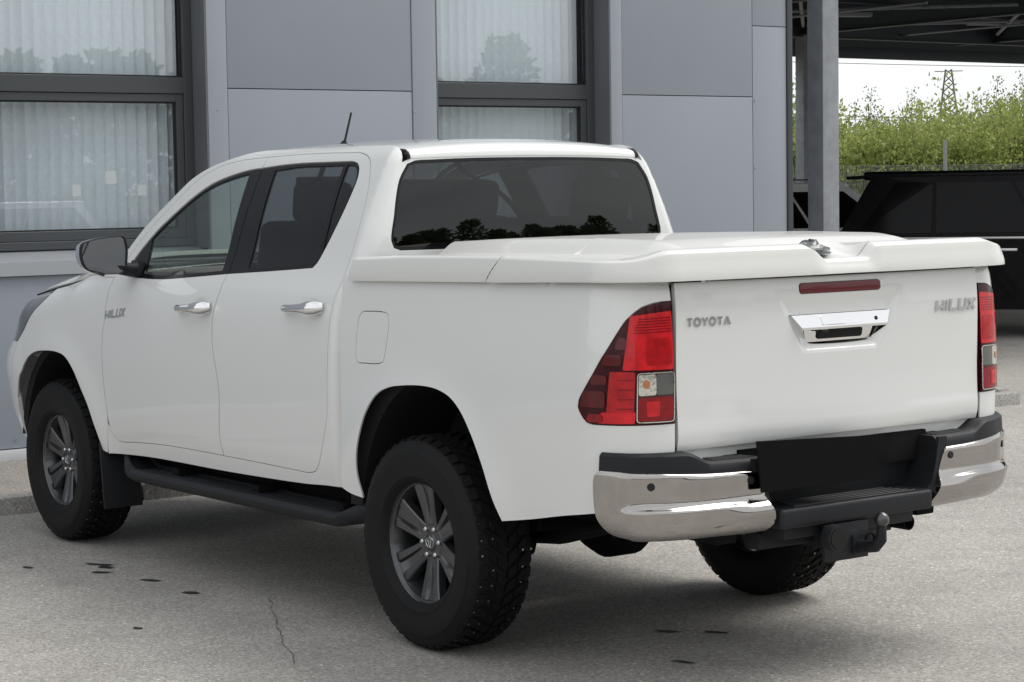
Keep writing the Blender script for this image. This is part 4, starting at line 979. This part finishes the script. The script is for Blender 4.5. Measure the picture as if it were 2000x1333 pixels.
def top_rim(s0, s1, n):
    out = []
    for i in range(n+1):
        s = s0+(s1-s0)*i/n; b = sstep(PL1+.02, PL1+PL2, s); out.append(rim_pt(s, -.024-.012*b))
    return out
SE = PX0+.525
def cover(name, s0, s1, front):
    fn = skirt(0 if front else .005); raws = []; b0, b1 = (s0, s1-.06) if front else (s0-.06, s1)
    # the flat outline is stretched so that its cells are about square
    f2 = lambda u, v: fn(u, v/.10)
    sk = join([(b0, 0), (b1, 0)], [(b1, 0), (s1, .10)], [(s1, .10), (s0, .10)], [(s0, .10), (b0, 0)], step=.006)
    V, N, F = patch(f2, sk, step=.017, flange=.015, out=(-.6, .35, .45)); raws.append((V, N, F))
    raws.append(([Vector((p[0], -p[1], p[2])) for p in V], [Vector((p[0], -p[1], p[2])) for p in N], [tuple(reversed(q)) for q in F]))
    rim = top_rim(s0, s1, int((s1-s0)/.006)); poly = rim+[(x, -y) for x, y in reversed(rim)]
    pp = []
    for i in range(len(poly)):
        a, b2 = poly[i], poly[(i+1) % len(poly)]
        if math.dist(a, b2) > 1e-5: pp += spline([a, b2], .02)[:-1]
    raws.append(patch(lambda x, y: (x, y, lid_z(x, y)-(.003 if front else 0)), pp, step=.022, flange=.02, out=(0, 0, 1)))
    return build(name, raws, 'cover_paint', truck)
cover('cover_front', .0, SE-.006, True)
lid = cover('cover_lid', SE+.006, PL, False)
# seam trim across the cover where the lid is hinged
sv = MB(); pth = [(PX0-SE+.055, .882, 1.33)]+[(PX0-SE, y, lid_z(PX0-SE, y)-.008) for y in [.85-.05*i for i in range(35)]]+[(PX0-SE+.055, -.882, 1.33)]
sv.tube(pth, .008, 6); sv.build('cover_seal', 'cover_paint', truck, 60)
# ---- rear bumper: chrome corners, black step and pads, sensors, plate
BP = spline([(-1.292, 0), (-1.291, .2), (-1.288, .38), (-1.278, .55), (-1.256, .70), (-1.216, .80), (-1.150, .880), (-1.075, .918), (-.95, .93)], .01)
bl_ = [0.0]
for i in range(1, len(BP)): bl_.append(bl_[-1]+math.dist(BP[i], BP[i-1]))
def bump_xy(t, d):
    t = max(0, min(t, bl_[-1]-1e-6)); lo, hi = 0, len(bl_)-1
    while hi-lo > 1:
        m = (lo+hi)//2
        if bl_[m] <= t: lo = m
        else: hi = m
    i = lo
    def tan(j):
        a, b = BP[max(0, j-3)], BP[min(len(BP)-1, j+3)]; L = math.dist(a, b); return ((b[0]-a[0])/L, (b[1]-a[1])/L)
    w = (t-bl_[i])/(bl_[i+1]-bl_[i]); x = BP[i][0]+(BP[i+1][0]-BP[i][0])*w; y = BP[i][1]+(BP[i+1][1]-BP[i][1])*w
    ta, tb = tan(i), tan(i+1); tx, ty = ta[0]+(tb[0]-ta[0])*w, ta[1]+(tb[1]-ta[1])*w; L = math.hypot(tx, ty)
    return (x-ty/L*d, y+tx/L*d)
def t_at(x=None, y=None):
    for i in range(len(BP)):
        if (x is not None and BP[i][1] > .85 and BP[i][0] >= x) or (y is not None and BP[i][1] >= y): return bl_[i]
    return bl_[-1]
TE = t_at(x=-1.055)
prof_in = pchip([.50, .525, .535, .56, .585, .600, .640, .655, .735, .748, .760], [-.09, -.05, -.036, -.014, .001, .004, -.018, -.0225, -.0185, -.0190, -.0195])
prof_out = pchip([.50, .53, .56, .60, .64, .735, .748, .760], [-.085, -.048, -.022, -.011, -.008, -.006, -.006, -.006])
prof_mid = pchip([.50, .525, .535, .56, .60, .620, .634, .648, .735, .760], [-.09, -.05, -.036, -.015, -.002, .002, -.015, -.0215, -.017, -.018])
chrome_top = pchip([.40, .44, .60, .78, .95, 1.2], [.728, .729, .733, .742, .751, .752])
def bump_point(t, z):
    k = 1-sstep(.84, .95, t); m = sstep(.45, .62, t); e = max(0, (z-(chrome_top(t)-.013))/.013)
    return (*bump_xy(t, (prof_in(z)*(1-m)+prof_mid(z)*m)*k+prof_out(z)*(1-k)-.010*e*e), z)
def bumper(mir):
    o = join([(.44, .729), (.60, .733), (.78, .742), (.95, .751), (TE-.02, .752)], [(TE-.02, .752), (TE, .735), (TE+.006, .67), (TE-.004, .60), (TE-.05, .553), (TE-.12, .535)], [(TE-.12, .535), (.9, .531), (.6, .529), (.42, .526), (.378, .529)], [(.378, .529), (.366, .55), (.397, .635), (.424, .710), (.44, .729)], step=.012)
    c = build('bumper_corner', [patch(bump_point, o, step=.014, flange=.03, out=(-1, .6, 0))], 'bumper_chrome', truck, mir)
    for (y, z) in ((.455, .700), (.815, .703)):
        t = t_at(y=y); P = Vector(bump_point(t, z)); n = (P-Vector((*bump_xy(t, -.2), z))).normalized()
        a = n.cross(Vector((0, 0, 1))).normalized(); m = MB()
        m.add([P+n*.003+(a*math.cos(R(k))+Vector((0, 0, 1))*math.sin(R(k)))*.0125 for k in range(0, 360, 24)]+[P-n*.004+(a*math.cos(R(k))+Vector((0, 0, 1))*math.sin(R(k)))*.0125 for k in range(0, 360, 24)], [tuple(range(15))]+[(i, (i+1) % 15, 15+(i+1) % 15, 15+i) for i in range(15)])
        m.build('parking_sensor', 'black_plastic', c, 30, mir)
    # black pad along the top, stepping up towards the corner
    zt = lambda t: .770+.032*sstep(.60, .70, t)
    sect = [(-.030, .724), (-.028, .740), (-.032, .990), (-.044, 1.0), (-.150, 1.0), (-.150, .70)]
    def pf(t, d, h):
        z = h if h < .9 else (zt(t)-.010 if h < 1.0 else zt(t)); x, y = bump_xy(t, d+.013*sstep(.80, .93, t) if d > -.1 else -.150+.095*sstep(.62, .95, t)); return (x, y, z+(t-.6)*.012)
    ts = [.398+(TE-.012-.398)*i/60 for i in range(61)]
    pd = MB().sweep(sect, pf, ts).build('bumper_pad', 'black_plastic', truck, 40, mir)
    for j in range(4):
        rb = MB(); d = -.060-.020*j; rb.tube([(*bump_xy(t, d), zt(t)+(t-.6)*.012+.001) for t in [.43+.02*i for i in range(9)]], .0035, 6); rb.build('pad_rib', 'black_plastic', pd, 50, mir)
    # cheek of the middle recess
    ck = join([(.405, .765), (.445, .765)], [(.445, .765), (.425, .56)], [(.425, .56), (.37, .548), (.318, .548)], [(.318, .548), (.318, .585)], [(.318, .585), (.345, .592), (.368, .612), (.385, .66), (.405, .765)], step=.03)
    MB().prism(ck, lambda u, v, d: (d, u, v), -1.262, -1.12).build('recess_cheek', 'black_plastic', truck, 40, mir)
both(bumper)
st = MB(); st.box((-1.205, 0, .562), (.165, .70, .066), bev=.014, seg=3); st.box((-1.19, 0, .51), (.11, .60, .05), bev=.012); stp = st.build('bumper_step', 'black_plastic', truck, 40)
for j in range(5): MB().box((-1.268+.026*j, 0, .597), (.009, .56-.02*j, .007), bev=.002, seg=1).build('step_rib', 'black_plastic', stp, 30)
MB().box((-1.128, 0, .69), (.02, .80, .21), rot=(0, .05, 0), bev=.006).build('recess_back', 'black_plastic', truck, 40)
pl_ = MB().add([(-1.297, .462, .826), (-1.297, .443, .662), (-1.297, -.080, .659), (-1.297, -.066, .803), (-1.291, .462, .826), (-1.291, .443, .662), (-1.291, -.080, .659), (-1.291, -.066, .803)], [(0, 1, 2, 3), (7, 6, 5, 4), (0, 4, 5, 1), (1, 5, 6, 2), (2, 6, 7, 3), (3, 7, 4, 0)]).build('number_plate', 'plate_black', truck, 0)
MB().box((-1.21, .15, .73), (.16, .22, .05), bev=.008).build('plate_bracket', 'black_plastic', pl_, 40)
for y in (.35, -.28): MB().box((-1.150, y, .775), (.03, .07, .03), bev=.006).build('plate_lamp', 'black_plastic', truck, 40)
# ---- tow bar, exhaust
tb = MB(); tb.box((-1.10, 0, .47), (.07, .62, .06), bev=.008); tb.box((-1.18, .035, .462), (.20, .07, .075), bev=.008); tb.box((-1.27, .05, .462), (.016, .20, .125), bev=.004)
th = tb.build('tow_bar', 'black_plastic', truck, 40)
MB().tube([(-1.20, 0, .445), (-1.30, 0, .440), (-1.36, 0, .450), (-1.383, 0, .475), (-1.386, 0, .505), (-1.386, 0, .520)], [.024, .022, .021, .020, .016, .015], 14).build('ball_neck', 'black_plastic', th, 60)
MB().lathe([(-.025, .002), (-.024, .010), (-.018, .0185), (-.008, .0245), (0, .025), (.008, .0235), (.016, .019), (.0225, .011), (.024, .002)], 20, 'z', (-1.386, 0, .541)).build('tow_ball', 'alloy_grey', th, 60)
MB().prism([(-.105, .425), (.03, .418), (.03, .478), (-.085, .485), (-.10, .46)], lambda u, v, d: (d, u, v), -1.288, -1.272).build('tow_plate', 'black_plastic', th, 30)
sk_ = MB(); sk_.lathe([(-.030, .030), (-.030, .042), (.0, .044), (.012, .038), (.012, .0)], 24, 'x', (-1.325, .165, .492)); so = sk_.build('tow_socket', 'black_plastic', th, 40)
MB().lathe([(-.008, .0), (-.008, .034), (.0, .036)], 24, 'x', (-1.350, .165, .492)).build('socket_lid', 'black_gloss', so, 40)
MB().tube([(-1.30, -.035+.02*math.cos(R(a)), .462+.02*math.sin(R(a))) for a in range(0, 361, 30)], .005, 6, caps=False).build('chain_eye', 'underbody', th, 60)
MB().box((-1.20, .07, .507), (.09, .025, .012), rot=(0, .1, .5), bev=.003).build('clip', 'steel', th, 30)
MB().lathe([(-.12, .022), (-.12, .026), (.3, .026), (.3, .022)], 20, 'x', (-1.09, -.315, .475), True).build('exhaust_pipe', 'underbody', truck, 40)
# ---- running boards, mud flaps, wheel tubs, underside
def board(mir):
    sect = [(.885, .372), (.905, .388), (.908, .408), (.895, .424), (.875, .428), (.868, .420), (.765, .420), (.758, .432), (.735, .436), (.73, .40), (.78, .372)]
    def pf(x, y, z):
        e = max(1-sstep(.385, .56, x), sstep(2.26, 2.44, x))
        return (x, .72+(y-.72)*(1-.30*e*e), z+.055*e*(1 if z > .40 else .6)+.0045*(1.3-x))
    xs = [.385, .39, .40, .43, .46, .50, .54, .58]+[.58+1.66*i/20 for i in range(1, 21)]+[2.27, 2.31, 2.35, 2.39, 2.42, 2.435, 2.44]
    b = MB().sweep(sect, pf, xs).build('running_board', 'black_plastic', truck, 45, mir)
    for i in range(3): MB().tube([(.60, .788+.03*i, .425), (1.3, .788+.03*i, .4225), (2.24, .788+.03*i, .418)], .005, 6).build('tread_rib', 'black_plastic', b, 60, mir)
    for x in (.6, 1.25, 1.95): MB().box((x, .72, .43), (.06, .26, .05), bev=.008).build('board_bracket', 'underbody', b, 40, mir)
    MB().box((2.585, .80, .36), (.012, .19, .30), rot=(0, .12, 0), bev=.004).build('mud_flap', 'black_plastic', truck, 30, mir)
    for (cx, cz, rx, rz, y1) in ((-.072, .42, .488, .552, .893), (3.035, .42, .478, .50, .884)):
        m = MB(); n = 26; V = []
        for y, k in ((y1-.022, 1.13 if cx < 1 else 1.06), (y1-.034, 1.0), (.52, 1.0)):
            for i in range(n+1):
                a = R(-14+208*i/n); V.append((cx+rx*k*math.cos(a), y, max(.56 if math.cos(a) < 0 and cx < 1 else .47, cz+rz*k*math.sin(a))))
        m.add(V, [(j*(n+1)+i, j*(n+1)+i+1, (j+1)*(n+1)+i+1, (j+1)*(n+1)+i) for j in range(2) for i in range(n)]+[tuple(2*(n+1)+i for i in range(n+1))])
        m.build('wheel_tub', 'gap_black', truck, 40, mir)
both(board)
ub = MB(); ub.box((1.02, 0, .60), (1.06, 1.58, .05)); ub.box((1.5, 0, .62), (2.10, 1.62, .05)); ub.box((3.1, 0, .66), (1.5, 1.0, .05)); ub.box((-.35, 0, .66), (1.5, 1.0, .06)); ub.box((-.85, 0, .66), (.56, 1.70, .06))
ub.build('floor_pan', 'underbody', truck, 0)
for s in (1, -1):
    MB().box((1.2, s*.46, .545), (4.7, .09, .13), bev=.01).build('chassis_rail', 'underbody', truck, 40)
    MB().tube([(-.72, s*.55, .50), (-.4, s*.55, .415), (0, s*.55, .375), (.4, s*.55, .42), (.68, s*.55, .49)], .035, 6, ry=.022).build('leaf_spring', 'underbody', truck, 40)
    MB().tube([(-.12, s*.50, .33), (-.28, s*.53, .66)], .028, 10).build('damper', 'underbody', truck, 40)
    MB().box((-.73, s*.55, .52), (.04, .07, .12), bev=.008).build('spring_shackle', 'underbody', truck, 40)
MB().tube([(0, -.70, .385), (0, -.2, .385), (0, .2, .385), (0, .70, .385)], .048, 14).lathe([(-.15, .05), (-.13, .10), (-.06, .145), (.06, .145), (.13, .10), (.15, .05)], 24, 'y', (-.01, .0, .385)).build('rear_axle', 'underbody', truck, 40)
MB().lathe([(-.105, .20), (-.12, .27), (-.10, .345), (-.05, .37), (.05, .37), (.10, .345), (.12, .27), (.105, .20)], 40, 'z', (-.62, 0, .565), True).build('spare_wheel', 'rubber', truck, 50)
for s in (1, -1): MB().box((1.46, s*.70, .495), (2.06, .02, .16), bev=.004).build('sill_light_block', 'underbody', truck, 30)  # dark boards added to keep light out below the sills
MB().box((.95, .24, .46), (1.15, .36, .22), bev=.03).build('tank_light_block', 'underbody', truck, 40)  # unseen tank box, added to block light under the truck
MB().box((2.0, 0, .46), (.9, .40, .20), bev=.04).tube([(1.5, 0, .47), (.15, 0, .42)], .04, 10).build('gearbox_light_block', 'underbody', truck, 40)  # unseen block and shaft, added to deepen the shadow underneath
MB().tube([(2.4, -.30, .45), (.4, -.30, .44), (.15, -.33, .58), (-.3, -.36, .58), (-.7, -.34, .48), (-1.0, -.315, .475)], .03, 10).build('exhaust', 'underbody', truck, 50)
MB().box((2.7, 0, .42), (.8, .7, .04), bev=.01).build('skid_light_block', 'underbody', truck, 40)  # unseen plate, added to shut out light from beneath
# ---- wheels
def lathe_mesh(name, prof, m, n=72, closed=False): return MB().lathe(prof, n, 'y', (0, 0, 0), closed).build(name, m, smooth=40, me_only=True)
TY = [(-.100,.214),(-.114,.226),(-.126,.255),(-.1325,.290),(-.131,.318),(-.124,.340),(-.112,.3625),(-.098,.3705),(-.05,.3715),(.05,.3715),(.098,.3705),(.112,.3625),(.124,.343),(.1290,.3295),(.1312,.328),(.1325,.318),(.1320,.290),(.1275,.262),(.1240,.2455),(.1250,.2435),(.1235,.240),(.114,.226),(.100,.214)]
me_tyre = lathe_mesh('tyre', TY, 'rubber', 96)
tr = MB(); NP = 44
def tblock(th0, pts, r0, r1f):
    """pts: corners (angle offset, y); top radius from r1f(y)"""
    V = []
    for a, y in pts: V.append((r0*math.cos(th0+a), y, r0*math.sin(th0+a)))
    for a, y in pts: q = r1f(y); V.append((q*math.cos(th0+a), y, q*math.sin(th0+a)))
    n = len(pts); tr.add(V, [tuple(range(n, 2*n))]+[(i, (i+1) % n, n+(i+1) % n, n+i) for i in range(n)])
rt = lambda y: .3825-.011*max(0, (abs(y)-.078)/.030)**2
for i in range(NP):
    p = 2*math.pi/NP
    for s in (1, -1):
        th = i*p+(.5*p if s < 0 else 0)
        tblock(th, [(0, s*.080), (p*.08, s*.1085), (p*.76, s*.1085), (p*.70, s*.080)], .362, rt)
        tblock(th, [(p*.00, s*.0785), (p*.62, s*.0785), (p*1.10, s*.045), (p*.52, s*.045)], .370, rt)
        tblock(th, [(p*.58, s*.040), (p*1.16, s*.040), (p*1.62, s*.006), (p*1.06, s*.006)], .370, rt)
me_tread = tr.build('tread', 'tread_rubber', smooth=0, me_only=True)
sd = MB(); rs = random.Random(5)
for i in range(NP):
    for y in (.103, -.103, .062, -.062):
        if rs.random() < .75:
            a = (i+rs.uniform(.25, .5))*2*math.pi/NP; q = rt(y)+.0015; c = Vector((q*math.cos(a), y, q*math.sin(a))); t = Vector((-math.sin(a), 0, math.cos(a)))*.003; w = Vector((0, .003, 0))
            sd.add([c-t-w, c+t-w, c+t+w, c-t+w], [(0, 1, 2, 3)])
me_stud = sd.build('tyre_studs', 'steel', smooth=0, me_only=True)
rm = MB(); rm.lathe([(-.095,.218),(-.092,.224),(-.085,.206),(-.02,.188),(.03,.190),(.070,.203),(.084,.209),(.092,.2225),(.0985,.2275),(.0990,.2235),(.094,.2185),(.086,.2140),(.060,.2070),(.02,.196),(-.02,.192),(-.08,.21)], 72)
def spoke(a0):
    # cross sections from hub to rim: raised edges with a trough between
    def pt(r, w, y): return (r*math.cos(a0)-w*math.sin(a0), y, r*math.sin(a0)+w*math.cos(a0))
    secs = []
    for (r, hw, yf, tro) in ((.045,.036,.056,.0),(.072,.036,.060,.004),(.095,.039,.064,.010),(.130,.045,.070,.014),(.165,.052,.076,.014),(.190,.058,.080,.011),(.211,.064,.083,.006)):
        secs.append([pt(r, -hw-.005, yf-.030), pt(r, -hw, yf-.004), pt(r, -hw+.005, yf), pt(r, -hw*.45, yf-.001), pt(r, -hw*.30, yf-tro), pt(r, hw*.30, yf-tro), pt(r, hw*.45, yf-.001), pt(r, hw-.005, yf), pt(r, hw, yf-.004), pt(r, hw+.005, yf-.030)])
    n = len(secs[0]); rm.add([q for s in secs for q in s], [(j*n+i, j*n+i+1, (j+1)*n+i+1, (j+1)*n+i) for j in range(len(secs)-1) for i in range(n-1)]+[tuple((len(secs)-1)*n+i for i in range(n))])
for k in range(6): spoke(R(90+60*k))
rm.lathe([(.010, .062), (.052, .066), (.058, .060), (.060, .034)], 36)
me_rim = rm.build('rim', 'alloy_grey', smooth=32, me_only=True)
me_cap = MB().lathe([(.050, .034), (.061, .0335), (.064, .030), (.0655, .0)], 32).build('centre_cap', 'alloy_grey', smooth=40, me_only=True)
lg = MB()
def oval(cx, cz, rx, rz, r=.0016): lg.tube([(cx+rx*math.cos(R(a)), .0662, cz+rz*math.sin(R(a))) for a in range(0, 361, 20)], r, 5, caps=False)
oval(0, 0, .0245, .0245*.86); oval(0, .0075, .0165, .0075, .0013); oval(0, .000, .0065, .0185, .0013)
me_logo = lg.build('cap_emblem', 'badge_chrome', smooth=60, me_only=True)
me_nut = MB().lathe([(.045, .0095), (.066, .0095), (.070, .006), (.071, 0)], 12).build('lug_nut', 'badge_chrome', smooth=40, me_only=True)
me_drum = MB().lathe([(-.06, .0), (-.06, .155), (-.01, .162), (.005, .155), (.006, .06), (.006, 0)], 40).build('wheel', 'underbody', smooth=40, me_only=True)
WH = [(0, .775, 4), (3.085, .770, 3), (0, -.775, 31), (3.085, -.770, 44)]
for (x, y, a) in WH:
    s = 1 if y > 0 else -1
    w = link('wheel', me_drum, truck, (x, y, .383), (0, R(a), 0 if s > 0 else math.pi))
    for nm, me in (('tyre', me_tyre), ('tread', me_tread), ('tyre_studs', me_stud), ('rim', me_rim), ('centre_cap', me_cap), ('cap_emblem', me_logo)):
        o = link(nm, me, w)
        if nm in ('tread', 'tyre_studs'): o['kind'] = 'stuff'
    for k in range(6): link('lug_nut', me_nut, w, (.052*math.cos(R(60+60*k)), 0, .052*math.sin(R(60+60*k))))
# ---- cabin
cab = MB(); cab.box((2.40, 0, 1.10), (.42, 1.42, .24), bev=.07, seg=4); cab.box((2.62, 0, 1.16), (.30, 1.44, .12), bev=.04); cab.box((2.22, .38, 1.20), (.16, .40, .10), bev=.04, seg=3); cab.box((2.25, 0, .82), (.40, .34, .5), bev=.04)
db = cab.build('dashboard', 'cabin_plastic', truck, 50)
MB().tube([(2.06+.19*math.sin(R(-25))*math.sin(R(a)), .38+.19*math.cos(R(a)), 1.14+.19*math.cos(R(-25))*math.sin(R(a))) for a in range(0, 361, 15)], .016, 10, caps=False).build('steering_wheel', 'black_plastic', db, 60)
MB().box((2.075, .38, 1.135), (.05, .14, .12), rot=(0, R(-25), 0), bev=.02).box((2.075, .38, 1.14), (.03, .34, .035), rot=(0, R(-25), 0), bev=.01).build('wheel_hub', 'black_plastic', db, 50)
MB().box((2.185, .13, 1.185), (.03, .10, .12), bev=.01).box((2.185, -.05, 1.16), (.03, .22, .13), bev=.01).build('centre_screen', 'black_gloss', db, 40)
def seat(name, x, y, w, two):
    m = MB(); m.box((x+.28, y, .86), (.54, w, .20), bev=.06, seg=4); m.box((x, y, 1.18), (.16, w*.94, .66), rot=(0, R(-13), 0), bev=.06, seg=4); so = m.build(name, 'seat_cloth', truck, 50)
    for yy in two:
        MB().box((x-.105, yy, 1.585), (.10, .26, .17), rot=(0, R(-8), 0), bev=.045, seg=4).build('headrest', 'seat_cloth', so, 50)
        MB().tube([(x-.085, yy-.05, 1.46), (x-.10, yy-.05, 1.56)], .006, 6).tube([(x-.085, yy+.05, 1.46), (x-.10, yy+.05, 1.56)], .006, 6).build('headrest_post', 'steel', so, 50)
seat('front_seat', 1.56, .38, .54, (.38,)); seat('front_seat', 1.56, -.38, .54, (-.38,)); seat('rear_bench', .72, 0, 1.34, (.44, -.44))
MB().box((1.3, 0, 1.765), (1.2, 1.10, .02), bev=.005).build('headlining', 'cabin_trim', truck, 30)
MB().box((1.5, 0, .68), (2.1, 1.5, .04)).build('cabin_floor', 'cabin_plastic', truck, 30)
MB().box((.565, 0, 1.02), (.04, 1.42, .74), bev=.01).build('rear_trim', 'cabin_plastic', truck, 30)
bt = MB(); pb = spline([(.60, .288, 1.744), (.60, .252, 1.700), (.60, .119, 1.638), (.60, .020, 1.566), (.60, -.029, 1.504), (.60, -.060, 1.40)], .02)
bt.tube(pb, .024, 8, ry=.004); bt.build('seat_belt', 'belt_cloth', truck, 60)
MB().box((2.11, 0, 1.66), (.03, .24, .075), rot=(0, .2, 0), bev=.015).tube([(2.11, 0, 1.69), (2.06, 0, 1.76)], .012, 8).build('interior_mirror', 'black_plastic', truck, 50)

# ---- crumpled dark plastic bag lying on the lid
bg_ = MB(); rb = random.Random(3); n1, n2 = 9, 16; V = [(0, 0, .022)]; F = []
for j in range(1, n1):
    for i in range(n2):
        a = 2*math.pi*i/n2; r = j/(n1-1); k = rb.uniform(.75, 1.2)
        V.append((.060*r*k*math.cos(a)-.01, .085*r*k*math.sin(a), max(.0, .034*(1-r**2))+rb.uniform(-.010, .014)*(1-r)+(.0 if j < n1-1 else -.006)))
F += [(0, 1+i, 1+(i+1) % n2) for i in range(n2)]
for j in range(n1-2):
    for i in range(n2): a, b = 1+j*n2+i, 1+j*n2+(i+1) % n2; F.append((a, a+n2, b+n2, b))
bo = bg_.add(V, F).build('plastic_bag', 'bag_plastic', smooth=20, loc=(-1.125, .070, lid_z(-1.125, .070)+.010)); tag(bo, 'small crumpled dark plastic wrapper lying on the bed cover by the spoiler notch', 'wrapper')
